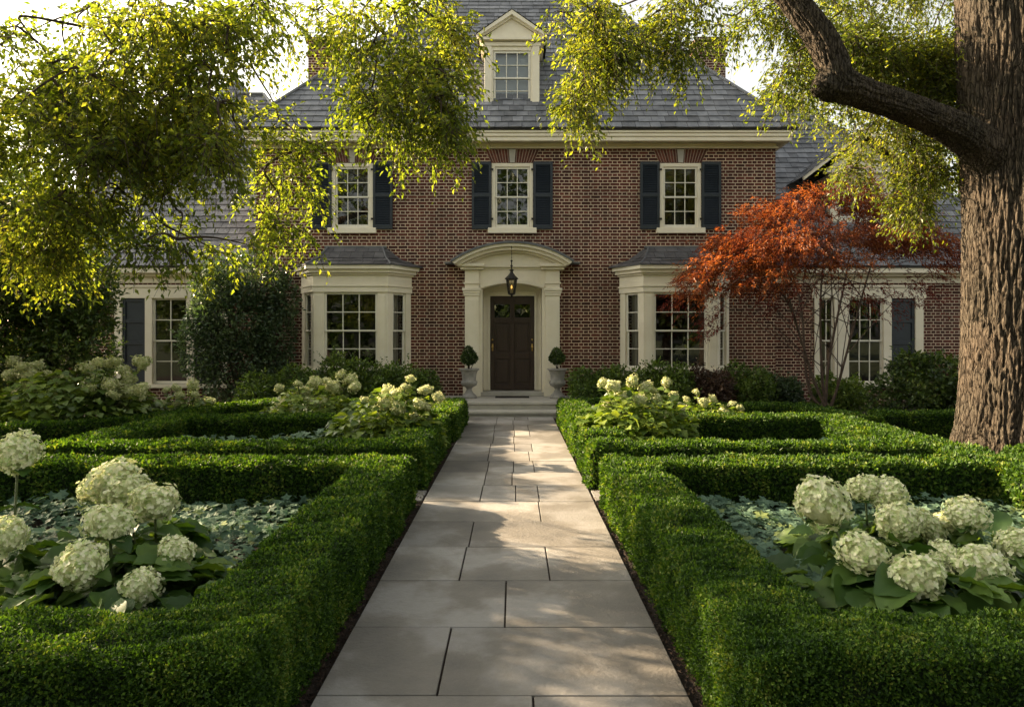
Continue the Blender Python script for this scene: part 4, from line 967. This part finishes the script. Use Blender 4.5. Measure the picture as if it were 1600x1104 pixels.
# ---- red Japanese maple
mp = empty('japanese_maple', (6.5, 14.2, 0), 'orange red maple with fine spreading foliage and slim stems before the right wing', 'tree')
mb = []
for (px, py, rx, ry, Y, dn) in ((1290, 318, 75, 26, 14.0, 1.2), (1225, 340, 70, 26, 13.6, 1.2), (1365, 325, 62, 28, 14.2, 1.1), (1150, 378, 55, 24, 13.2, 1.1), (1250, 372, 85, 26, 13.2, 1.2), (1355, 368, 75, 26, 13.6, 1.1), (1110, 415, 34, 30, 13.0, 1.0), (1190, 410, 65, 24, 12.9, 1.1),
                                (1290, 405, 70, 20, 13.0, .9), (1420, 385, 45, 18, 14, .8), (1160, 445, 55, 16, 12.9, .9), (1090, 455, 22, 16, 13, .7), (1225, 440, 45, 14, 12.9, .6), (1400, 345, 40, 22, 14.6, .8), (1445, 380, 52, 20, 14.2, 1.1), (1482, 403, 32, 14, 14.2, .9), (1410, 360, 46, 20, 14.0, 1.0), (1095, 432, 30, 22, 12.8, .8), (1205, 385, 80, 18, 12.7, .9), (1330, 300, 40, 14, 14.2, .9)):
    mb.append(PB(px, py, rx*1.05, ry*.85, Y, dn*1.35, .85))
def fine(b, blobs, seed, mat=0, per=34., ls=.072, nl=19):
    r = np.random.default_rng(seed); hub = np.array([6.5, 14.2, 2.6])
    for c, rad, dn, area in blobs:
        n = int(area/per*dn); o, v = ell_points(r, n, c, rad, .0)
        o[:, 2] += nz(o, 3.2, 4)*.1
        out = unit((o-hub)*np.array([1, 1, .25])); D = unit(out*.9+np.array([0, 0, -.38])+r.normal(size=(n, 3))*.28); Ln = r.uniform(.2, .45, n)
        s = (np.arange(nl)+.5)/nl; p = o[:, None]+D[:, None]*(s[None, :, None]*Ln[:, None, None]); p[..., 2] -= .25*(s**2)[None]*Ln[:, None]; p += r.normal(size=p.shape)*.022
        ld = unit(D[:, None]*.9+r.normal(size=p.shape)*.45+np.array([0, 0, -.25])); ln = unit(np.array([0, 0, 1.])+r.normal(size=p.shape)*.5)
        l = (ls*r.uniform(.6, 1.3, (n, nl))).ravel(); leaves(b, p.reshape(-1, 3), ld.reshape(-1, 3), ln.reshape(-1, 3), l, l*.26, T_RH, mat)
b = B(); fine(b, mb, 5)
fine(b, [PB(1330, 440, 110, 25, 13.6, .16, .6), PB(1410, 450, 60, 40, 14, .2, .6), PB(1470, 410, 30, 25, 14, .25, .5), PB(1120, 500, 26, 40, 14.6, .35, .4), PB(1215, 470, 50, 16, 13.2, .25, .5), PB(1060, 470, 12, 14, 13.2, .5, .3), PB(1340, 470, 70, 20, 14, .15, .6)], 6, 1)
b.build('crown', [M['maple'], M['maplered']], mp)
b = B(); r = np.random.default_rng(4)
stems = [((6.42, 14.2), W(1262, 600, 14.2), W(1250, 470, 14), W(1215, 370, 13.6)), ((6.5, 14.2), W(1284, 580, 14.2), W(1283, 450, 14.2), W(1300, 335, 14.1)), ((6.56, 14.15), W(1310, 600, 14.1), W(1345, 470, 14), W(1380, 350, 14.2)), ((6.5, 14.25), W(1296, 560, 14.4), W(1320, 440, 14.4), W(1340, 330, 14.4)), ((6.45, 14.1), W(1270, 590, 14), W(1225, 460, 13.4), W(1150, 390, 13.1))]
ends = []
for (bx_, by_), p1, p2, p3 in stems:
    P = catmull([(bx_, by_, -.1), (bx_, by_, .25), p1, p2, p3], 26); b.tube(P, np.linspace(.045, .012, 26), 8); ends.append(P)
for c, rad, dn, ar_ in mb*3:
    P = ends[int(r.integers(0, 5))]; a = P[int(r.integers(12, 24))]; e = c+r.normal(size=3)*np.array(rad)*.6; b.tube(bez(a, (a+e)/2+np.array([0, 0, .22]), e, 10), np.linspace(.011, .003, 10), 5)
for k in range(28):
    P = ends[int(r.integers(0, 5))]; a = P[int(r.integers(10, 20))]; e = a+np.array([r.normal()*.7, r.normal()*.3, .5+r.uniform(0, .7)]); b.tube(bez(a, (a+e)/2+np.array([r.normal()*.1, 0, -.05]), e, 7), np.linspace(.007, .002, 7), 4)
b.build('branches', M['maplebark'], mp)

# ---- trees behind the house and the planting at the left edge
def far_tree(label, blobs, x, y, h, seed, mat='tree', ls=.16, group='trees behind the house'):
    root = empty('broadleaf_tree', (x, y, 0), label, 'tree', group)
    b = B(); spray(b, blobs, ls, seed, asp=.6, Lt=.9, per=150.); b.build('crown', [M[mat], M['twig']], root)
    b = B(); b.tube([(x, y, -.2), (x, y, h*.4), (x+.2, y, h*.8)], [.3, .22, .1], 9)
    r = np.random.default_rng(seed)
    for c, rad, dn, ar_ in blobs: b.tube(bez((x, y, h*.35), ((x+c[0])/2, (y+c[1])/2, c[2]), c), np.linspace(.1, .02, 14), 6)
    b.build('trunk', M['bark'], root)
far_tree('green tree behind the right wing beside the great trunk', [PB(1450, 220, 55, 70, 26, 1.2), PB(1500, 300, 50, 70, 26, 1.2), PB(1400, 110, 60, 70, 27, 1.2), PB(1480, 130, 60, 80, 27, 1.2), PB(1540, 180, 60, 100, 27, 1), PB(1330, 170, 40, 40, 28, .8)], 17.5, 26.5, 12, 41, 'oak')
far_tree('green tree behind the left wing below the hanging branches', [PB(60, 200, 70, 80, 26, 1.2), PB(150, 150, 60, 60, 26, 1), PB(20, 320, 60, 80, 26, 1.2), PB(200, 260, 60, 60, 27, 1), PB(-60, 220, 80, 120, 26, 1)], -17, 26.5, 11, 42, 'tree')
# big evergreen shrubs
shrub('evergreen_shrub', 'tall dark green shrub filling the left edge in front of the left wing', 'shrub',
      [(-9.6, 12.2, 1.6, 1.3, 1.1, 1.6), (-9.2, 12.0, 2.9, 1.2, 1.0, 1.1), (-10.4, 12.6, 3.6, 1.4, 1.1, 1.2), (-8.3, 12.4, 2.6, .8, .8, .9), (-8.6, 12.5, 1.3, .8, .8, 1.2), (-10.9, 11.6, 2.4, 1.2, 1.0, 1.5), (-7.95, 12.4, 1.5, .75, .8, 1.2), (-7.9, 12.5, 2.6, .7, .7, .8), (-9.0, 12.0, 4.0, 1.0, .9, .9), (-9.6, 14.4, 4.0, 1.2, .8, 1.0)], 42000, .10, 'shrub', 51)
shrub('climbing_shrub', 'dark leafy shrub trained up the brick wall left of the left bay window', 'shrub',
      [(-6.35, 15.9, 1.0, 1.0, .6, 1.0), (-6.5, 15.8, 2.1, 1.1, .6, .9), (-6.2, 15.9, 3.0, .95, .5, .75), (-7.2, 15.8, 1.6, .6, .5, .9), (-5.65, 16.0, 1.6, .5, .4, 1.2), (-5.4, 16.0, 2.6, .35, .3, .6), (-6.9, 15.8, 2.9, .6, .5, .5)], 17000, .095, 'shrubblue', 52)
shrub('evergreen_shrub', 'mid green spreading shrub before the right wing window beside the great trunk', 'shrub',
      [(7.6, 13.3, .55, .75, .6, .55), (8.2, 13.3, .85, .7, .6, .6), (8.7, 13.2, .5, .6, .6, .5), (7.9, 13.5, 1.15, .45, .4, .3)], 7500, .10, 'shrub', 53)
# low shrubs along the house foot
low = [(-5.55, 15.2, .42, .55, 'lowleaf', 'low dark shrub at the left end of the left bay'), (-4.6, 15.0, .50, .60, 'lowleaf', 'low green shrub under the left corner of the left bay'), (-3.75, 15.15, .62, .6, 'fresh', 'fresh green shrub under the middle panes of the left bay'), (-2.95, 15.1, .55, .6, 'lowleaf', 'bushy green shrub under the right corner of the left bay'), (-2.2, 15.4, .5, .55, 'lowleaf', 'shrub between the left bay and the left urn'),
       (1.75, 15.3, .48, .5, 'lowleaf', 'low green shrub just right of the right urn'), (2.5, 15.2, .5, .55, 'lowleaf', 'low dark shrub at the left corner of the right bay'), (3.4, 15.1, .55, .55, 'fresh', 'light green shrub under the middle panes of the right bay'), (4.3, 15.1, .48, .5, 'dusky', 'small reddish shrub under the right corner of the right bay'), (5.2, 15.3, .52, .6, 'lowleaf', 'low green shrub left of the maple stems by the brick wall'), (6.0, 15.6, .4, .5, 'shrubblue', 'dark low shrub behind the maple stems'), (7.2, 15.2, .4, .55, 'fresh', 'low bright green plant right of the maple stems')]
for k, (x, y, h, rx, mt, lab) in enumerate(low):
    shrub('low_shrub', lab, 'shrub', [(x, y-.1, h*.9, rx*1.1, .55, h*.9), (x-.22, y, h*1.6, rx*.55, .35, h*.65), (x+.25, y-.1, h*1.45, rx*.5, .35, h*.65), (x+.05, y-.35, h*1.1, rx*.6, .35, h*.6)], 4600, .085, mt, 200+k, 'low shrubs along the foot of the house')

# =================================================================== HEDGES
hL = 'clipped box hedges edging the garden beds'
hedge([((-5.6, 2.85), (-1.02, 2.85)), ((-1.27, 2.62), (-1.27, 7.05)), ((-5.3, 6.8), (-1.02, 6.8))], 'clipped box hedge round the foreground bed left of the path, largest on that side', group=hL, seed=1)
hedge([((.92, 2.85), (5.6, 2.85)), ((1.16, 2.62), (1.16, 7.05)), ((.92, 6.8), (5.1, 6.8)), ((4.85, 5.2), (4.85, 7.05))], 'clipped box hedge round the foreground bed right of the path', group=hL, seed=2)
hedge([((-5.4, 7.87), (-1.02, 7.87)), ((-1.27, 7.62), (-1.27, 10.05)), ((-5.4, 10.55), (-1.02, 10.55)), ((-5.15, 7.62), (-5.15, 10.8))], 'clipped box hedge round the middle bed left of the path with two hydrangeas', group=hL, seed=3)
hedge([((1.45, 7.87), (4.9, 7.87)), ((.87, 10.62), (5.1, 10.62)), ((4.9, 7.1), (4.9, 10.8))], 'sunlit clipped box hedge round the middle bed right of the path', group=hL, seed=4)
hedge([((1.16, 7.62), (1.16, 8.17))], 'rounded box block beside the path, nearest of the three sunlit ones', group=hL, seed=5, w=.64, rnd=.13, h=.53)
hedge([((1.16, 8.62), (1.16, 9.17))], 'rounded box block beside the path, middle of the three sunlit ones', group=hL, seed=6, w=.62, rnd=.13, h=.53)
hedge([((1.16, 9.62), (1.16, 10.12))], 'rounded box block beside the path, farthest of the three sunlit ones', group=hL, seed=7, w=.62, rnd=.13, h=.54)
hedge([((-1.2, 11.1), (-1.2, 13.45)), ((-3.2, 13.2), (-.95, 13.2))], 'clipped box hedge at the left foot of the stone steps', group=hL, seed=8)
hedge([((1.12, 11.1), (1.12, 13.45)), ((.88, 13.2), (3.4, 13.2))], 'clipped box hedge at the right foot of the stone steps', group=hL, seed=9)
hedge([((-7.4, 9.0), (-5.75, 10.7)), ((-5.75, 10.7), (-4.7, 13.3)), ((-4.9, 13.2), (-3.3, 13.2))], 'bending box hedge in front of the big left hydrangea', group=hL, seed=10)
hedge([((-10.5, 8.4), (-7.3, 9.05))], 'shady box hedge run at the far left edge of the garden', group=hL, seed=11)
hedge([((5.6, 5.2), (5.6, 7.5))], 'box hedge at the right edge below the great trunk, outside the bed', group=hL, seed=12)
hedge([((3.5, 13.0), (5.6, 13.0)), ((5.4, 13.1), (5.7, 10.9))], 'low box hedge running to the foot of the maple stems', group=hL, seed=13, h=.46)
hedge([((6.2, 11.7), (9.5, 11.7))], 'low box hedge behind the great trunk under the right wing shrubs', group=hL, seed=14, h=.45)

# =================================================================== HYDRANGEAS AND GROUND COVER
def head_mesh(nf, seed, bump=.10, mat='flower'):
    r = np.random.default_rng(seed); b = B()
    k = np.arange(nf)+.5; ph = np.arccos(1-2*k/nf*.93); th = math.pi*(1+5**.5)*k
    v = np.stack([np.cos(th)*np.sin(ph), np.sin(th)*np.sin(ph), np.cos(ph)], 1)
    v = unit(v+r.normal(size=v.shape)*.07); rad = r.uniform(.80, 1.05, nf)*(1+bump*np.sin(v[:, 0]*4+seed)*np.cos(v[:, 2]*3+seed)+bump*.6*np.sin(v[:, 1]*6+seed*2))
    c = v*rad[:, None]; n = unit(v+r.normal(size=v.shape)*.38); t = unit(np.cross(n, unit(r.normal(size=v.shape)))); s = np.cross(n, t)
    size = 2.1/math.sqrt(nf)*1.15
    T = np.array([(0,0,0),(.35,-.42,.04),(.85,-.38,.10),(1.08,0,.02),(.85,.38,.10),(.35,.42,.04)]); Fc = np.array([(0,1,2),(0,2,3),(0,3,4),(0,4,5)])
    for q in range(4):
        a = q*math.pi/2; d = t*math.cos(a)+s*math.sin(a)
        sz = size*r.uniform(.8, 1.2, nf); leaves(b, c, unit(d+n*.12), n, sz, sz*1.05, (T, Fc), 0)
    u_, v_ = 12, 8; V = []
    for i in range(v_+1):
        for j in range(u_):
            p = math.pi*i/v_; a = 2*math.pi*j/u_; V.append((.82*math.sin(p)*math.cos(a), .82*math.sin(p)*math.sin(a), .82*math.cos(p)))
    b.add(V, [(i*u_+j, (i+1)*u_+j, (i+1)*u_+(j+1) % u_, i*u_+(j+1) % u_) for i in range(v_) for j in range(u_)], 1)
    return b.mesh('flower_head', [M[mat], M['flowercore']])
HEADS = [head_mesh(230, s) for s in (1, 2, 3)]; HEADS_LO = [head_mesh(110, s, .24, 'flowerlo') for s in (4, 5, 6, 8)]
def hydrangea(label, base, heads, seed, leaf=.17, nleaf=140, spread=.5, hmax=.55, lo=False, group='white hydrangeas in the garden beds', mat='hleaf', extra=None):
    r = np.random.default_rng(seed); base = np.array([base[0], base[1], 0.]); root = empty('hydrangea', base, label, 'hydrangea', group)
    st = B(); lf = B(); P, D, N, S = [], [], [], []
    for (p, rad, sq) in heads:
        a = base+np.array([r.normal()*.08, r.normal()*.08, 0]); m = (a+p)/2+np.array([(p[0]-a[0])*.15, (p[1]-a[1])*.15, .02]); C = bez(a, m, p, 10)
        st.tube(C, np.linspace(.010, .007, 10), 6)
        for q in (4, 6, 8):
            an = r.uniform(0, 6.28)
            for s in (0, math.pi):
                d = np.array([math.cos(an+s), math.sin(an+s), .05+r.normal()*.2])
                P.append(C[q]); D.append(d); N.append(np.array([0, 0, 1])+r.normal(size=3)*.25); S.append(leaf*r.uniform(.7, 1.1)*(1.1-.05*q))
    n = nleaf; 
    if lo: n = int(n*3.2); leaf = leaf*.78; hmax = hmax*1.12
    an = r.uniform(0, 6.28, n); rr_ = spread*np.sqrt(r.uniform(0, 1, n)); z = hmax*(1-.5*(rr_/spread)**2)*(r.uniform(.45, 1, n) if lo else r.uniform(.35, 1, n))
    for k in range(n):
        P.append(base+np.array([math.cos(an[k])*rr_[k]*.8, math.sin(an[k])*rr_[k]*.8, z[k]])); D.append(np.array([math.cos(an[k])+r.normal()*.5, math.sin(an[k])+r.normal()*.5, .0+r.normal()*.2])); N.append(np.array([0, 0, 1])+r.normal(size=3)*.3); S.append(leaf*r.uniform(.6, 1.15))
    S = np.array(S); P = np.array(P); ok = P[:, 2] > .04
    leaves(lf, P[ok], unit(np.array(D))[ok], unit(np.array(N))[ok], S[ok], S[ok]*.85, T_OV if lo else T_BIG)
    lf.build('foliage', M[mat], root, smooth=True); st.build('stems', M['stem'], root)
    for k, (p, rad, sq) in enumerate(heads):
        me = (HEADS_LO if lo else HEADS)[int(r.integers(0, 4 if lo else 3))]
        o = bpy.data.objects.new('flower_head', me); COL.objects.link(o); o.parent = root; o.location = Vector(p)-Vector(base)
        o.rotation_euler = (r.normal()*.35, r.normal()*.35, r.uniform(0, 6.28)); rad *= r.uniform(.88, 1.12); o.scale = (rad, rad*r.uniform(.9, 1.08), rad*sq*(r.uniform(.75, 1.2) if lo else 1))
def hp(px, py, Y, rpx, sq=.92): return (W(px, py, Y), rpx*(.84 if Y < 6 else .80)*Y/F, sq)
hydrangea('big hydrangea with pale heads low in the left foreground bed, three heads near the hedge', (-2.35, 3.95), [hp(170, 818, 4.15, 38), hp(126, 883, 3.85, 41), hp(275, 863, 4.1, 33), hp(220, 918, 3.8, 36, .95)], 1, .22, 290, .85, .46)
hydrangea('tall hydrangea with a broad double head in the left foreground bed', (-2.6, 4.75), [hp(178, 752, 4.7, 46, .85), hp(200, 768, 4.65, 40, .8), hp(242, 785, 4.5, 38, .85), hp(150, 768, 4.8, 30, .8)], 2, .21, 140, .6, .5)
hydrangea('hydrangea with two cropped heads at the left edge of the photo', (-3.2, 4.3), [hp(28, 707, 4.4, 42, .95), hp(8, 838, 3.95, 40, .95), hp(-50, 770, 4.2, 40)], 3, .21, 160, .7, .5)
hydrangea('hydrangea at the near edge of the right foreground bed with two round front heads', (2.3, 4.0), [hp(1348, 865, 3.95, 40, .9), hp(1430, 903, 3.75, 44, .95), hp(1285, 785, 4.2, 42, 1.0), hp(1475, 868, 4.1, 30, .8)], 4, .22, 290, .85, .46)
hydrangea('hydrangea behind the front heads in the right foreground bed with flat topped heads', (2.55, 4.85), [hp(1352, 762, 4.7, 36, .75), hp(1385, 770, 4.65, 30, .8), hp(1405, 815, 4.45, 40, .9), hp(1450, 822, 4.6, 34, .6)], 5, .21, 140, .6, .5)
hydrangea('hydrangea at the right edge of the right foreground bed', (3.15, 4.4), [hp(1510, 803, 4.5, 42, .7), hp(1533, 888, 3.95, 44, .85), hp(1590, 850, 4.2, 34, .8), hp(1480, 815, 4.7, 30, .6)], 6, .21, 180, .7, .48)
def bush_heads(r, cx0, cx1, cy0, cy1, Y0, Y1, n, rp):
    return [hp(r.uniform(cx0, cx1), r.uniform(cy0, cy1), r.uniform(Y0, Y1), rp*r.uniform(.75, 1.2), r.uniform(.7, .95)) for _ in range(n)]
r = np.random.default_rng(77)
def px_base(px, Y): return ((px-803)*Y/F, Y)
def mop(seed, pts, rp):
    r = np.random.default_rng(seed); return [hp(px+r.normal()*3, py+r.normal()*3, Y+r.uniform(-.25, .25), rp*r.uniform(.7, 1.25), r.uniform(.7, .95)) for px, py, Y in pts]
hydrangea('sunlit hydrangea in the middle left bed close to the path hedge', px_base(605, 9.6), mop(1, [(600, 628, 9.6), (632, 606, 9.7), (655, 630, 9.5), (585, 648, 9.4), (622, 640, 9.3), (672, 636, 9.6), (606, 604, 9.9), (640, 590, 9.8), (648, 655, 9.3), (570, 625, 9.8), (662, 608, 9.7), (615, 618, 9.5), (685, 620, 9.7)], 11), 11, .2, 230, .95, .92, True, mat='lime')
hydrangea('cream headed hydrangea behind the middle left bed', px_base(485, 11.5), mop(2, [(435, 608, 11.5), (462, 600, 11.6), (490, 598, 11.6), (442, 628, 11.3), (482, 626, 11.3), (508, 588, 11.8), (545, 592, 11.7), (520, 605, 11.6), (460, 640, 11.2), (530, 586, 12), (470, 616, 11.4), (500, 618, 11.4), (450, 618, 11.4), (552, 608, 11.6), (430, 640, 11.3)], 12), 12, .18, 230, 1.0, .85, True, mat='fresh')
hydrangea('sunlit hydrangea in the middle right bed beside the path blocks', px_base(995, 9.7), mop(3, [(936, 606, 9.7), (960, 610, 9.7), (988, 596, 9.8), (1012, 604, 9.7), (1042, 592, 9.9), (970, 642, 9.5), (1002, 648, 9.5), (1026, 632, 9.5), (1052, 616, 9.7), (948, 628, 9.6), (1000, 628, 9.5), (1040, 645, 9.5), (978, 622, 9.6), (1062, 635, 9.6), (1028, 612, 9.7)], 11.5), 13, .2, 270, 1.0, .92, True, mat='lime')
hydrangea('low sprawling hydrangea between the middle right bed and the maple', px_base(1105, 11.2), mop(4, [(1075, 624, 11.3), (1100, 630, 11.2), (1130, 638, 11.2), (1150, 643, 11.1), (1090, 614, 11.5), (1162, 638, 11.3), (1115, 622, 11.3), (1140, 628, 11.3)], 9), 14, .17, 200, 1.0, .6, True, mat='lime')
hydrangea('large bank of white hydrangea in shade at the left edge before the left wing', px_base(115, 11.0), bush_heads(r, 0, 225, 562, 628, 10.5, 11.5, 34, 15), 15, .22, 560, 1.5, 1.12, True, mat='fresh')
hydrangea('small hydrangea in front of the left wing window', px_base(288, 11.9), mop(5, [(262, 613, 11.9), (280, 620, 11.9), (300, 606, 12), (285, 632, 11.7), (312, 628, 11.8), (325, 632, 11.9), (258, 632, 11.7), (305, 620, 11.8), (272, 604, 12)], 10), 16, .17, 170, .75, .72, True, mat='fresh')
def cover(label, regions, seed, ls=.085, dens=480, hz=.28):
    r = np.random.default_rng(seed); b = B()
    for (x0, x1, y0, y1) in regions:
        n = int((x1-x0)*(y1-y0)*dens); P = np.stack([r.uniform(x0, x1, n), r.uniform(y0, y1, n), np.zeros(n)], 1)
        P[:, 2] = hz*(.62+.25*nz(P, 4, 8)+.3*r.uniform(-1, .6, n)); P[:, 2] = np.maximum(P[:, 2], .04)
        a = r.uniform(0, 6.28, n); D = np.stack([np.cos(a), np.sin(a)-.4, r.normal(size=n)*.2-.1], 1); N = unit(np.array([0, -.25, 1.])+r.normal(size=(n, 3))*.28)
        l = ls*r.uniform(.6, 1.3, n); leaves(b, P, D, N, l, l, T_ST)
    return tag(b.build('ground_cover', M['cover']), label, 'ground cover', kind='stuff')
cover('blue green lobed ground cover filling the left foreground bed', [(-5.2, -1.55, 3.15, 6.5)], 1)
cover('blue green lobed ground cover filling the right foreground bed', [(1.45, 4.6, 3.15, 6.5)], 2)
cover('grey green ground cover in the middle left bed', [(-4.8, -1.6, 8.2, 10.2)], 3, .10, 230, .4)
cover('green ground cover in the middle right bed', [(1.5, 4.6, 8.2, 10.2)], 4, .10, 200, .25)

# ---- wood across the lane behind the camera: it is what the window panes reflect
b = B(); r = np.random.default_rng(8)
for k in range(9):
    x = -24+k*6+r.normal(); y = -17+r.normal()*1.5; h = r.uniform(13, 16)
    c = [(x, y, h*.55, 3.4, 2.6, h*.45), (x+1.5, y, h*.35, 2.6, 2.2, h*.3)]
    shrub_mesh(b, c, 2600, .55, 300+k, 0, zmin=.2); b.tube([(x, y, -.2), (x, y, h*.5)], [.3, .15], 8, 1)
tag(b.build('woodland', [M['shrub'], M['twig']]), 'dark wood across the lane mirrored in the window panes', 'woodland', kind='stuff')

# =================================================================== LIGHT, SKY, CAMERA
w = bpy.data.worlds.new('World'); sc.world = w; w.use_nodes = True; nt = w.node_tree; nt.nodes.clear()
sky = nt.nodes.new('ShaderNodeTexSky'); sky.sky_type = 'NISHITA'; sky.sun_disc = False
sky.sun_elevation = EL; sky.sun_rotation = -AZ; sky.air_density = 1.0; sky.dust_density = 4.0; sky.ozone_density = .6; sky.altitude = 0
hs = nt.nodes.new('ShaderNodeHueSaturation'); hs.inputs['Saturation'].default_value = .35
bg = nt.nodes.new('ShaderNodeBackground'); bg.inputs[1].default_value = .085
wo = nt.nodes.new('ShaderNodeOutputWorld')
nt.links.new(sky.outputs[0], hs.inputs['Color']); wt = nt.nodes.new('ShaderNodeVectorMath'); wt.operation = 'MULTIPLY'; wt.inputs[1].default_value = (1.05, 1.0, .88)
nt.links.new(hs.outputs[0], wt.inputs[0]); nt.links.new(wt.outputs[0], bg.inputs[0]); nt.links.new(bg.outputs[0], wo.inputs[0])
sd = bpy.data.lights.new('sun', 'SUN'); sd.energy = 5.0; sd.angle = R(.5); sd.color = (1, .77, .50)
so = bpy.data.objects.new('sun', sd); COL.objects.link(so); so.rotation_euler = Vector(SUN).to_track_quat('Z', 'Y').to_euler()
cam = bpy.data.cameras.new('camera'); cam.lens = 24; cam.sensor_width = 36; cam.shift_x = -3/1600; cam.shift_y = -26/1600; cam.clip_end = 1000; cam.clip_start = .05
co = bpy.data.objects.new('camera', cam); COL.objects.link(co); co.location = (0, 0, H); co.rotation_euler = (R(90), 0, 0); sc.camera = co
sc.view_settings.view_transform = 'Standard'; sc.view_settings.look = 'None'; sc.view_settings.exposure = 2.25; sc.view_settings.gamma = 1
sc.cycles.max_bounces = 8; sc.cycles.transparent_max_bounces = 12; sc.cycles.diffuse_bounces = 3; sc.cycles.glossy_bounces = 3; sc.cycles.use_denoising = True
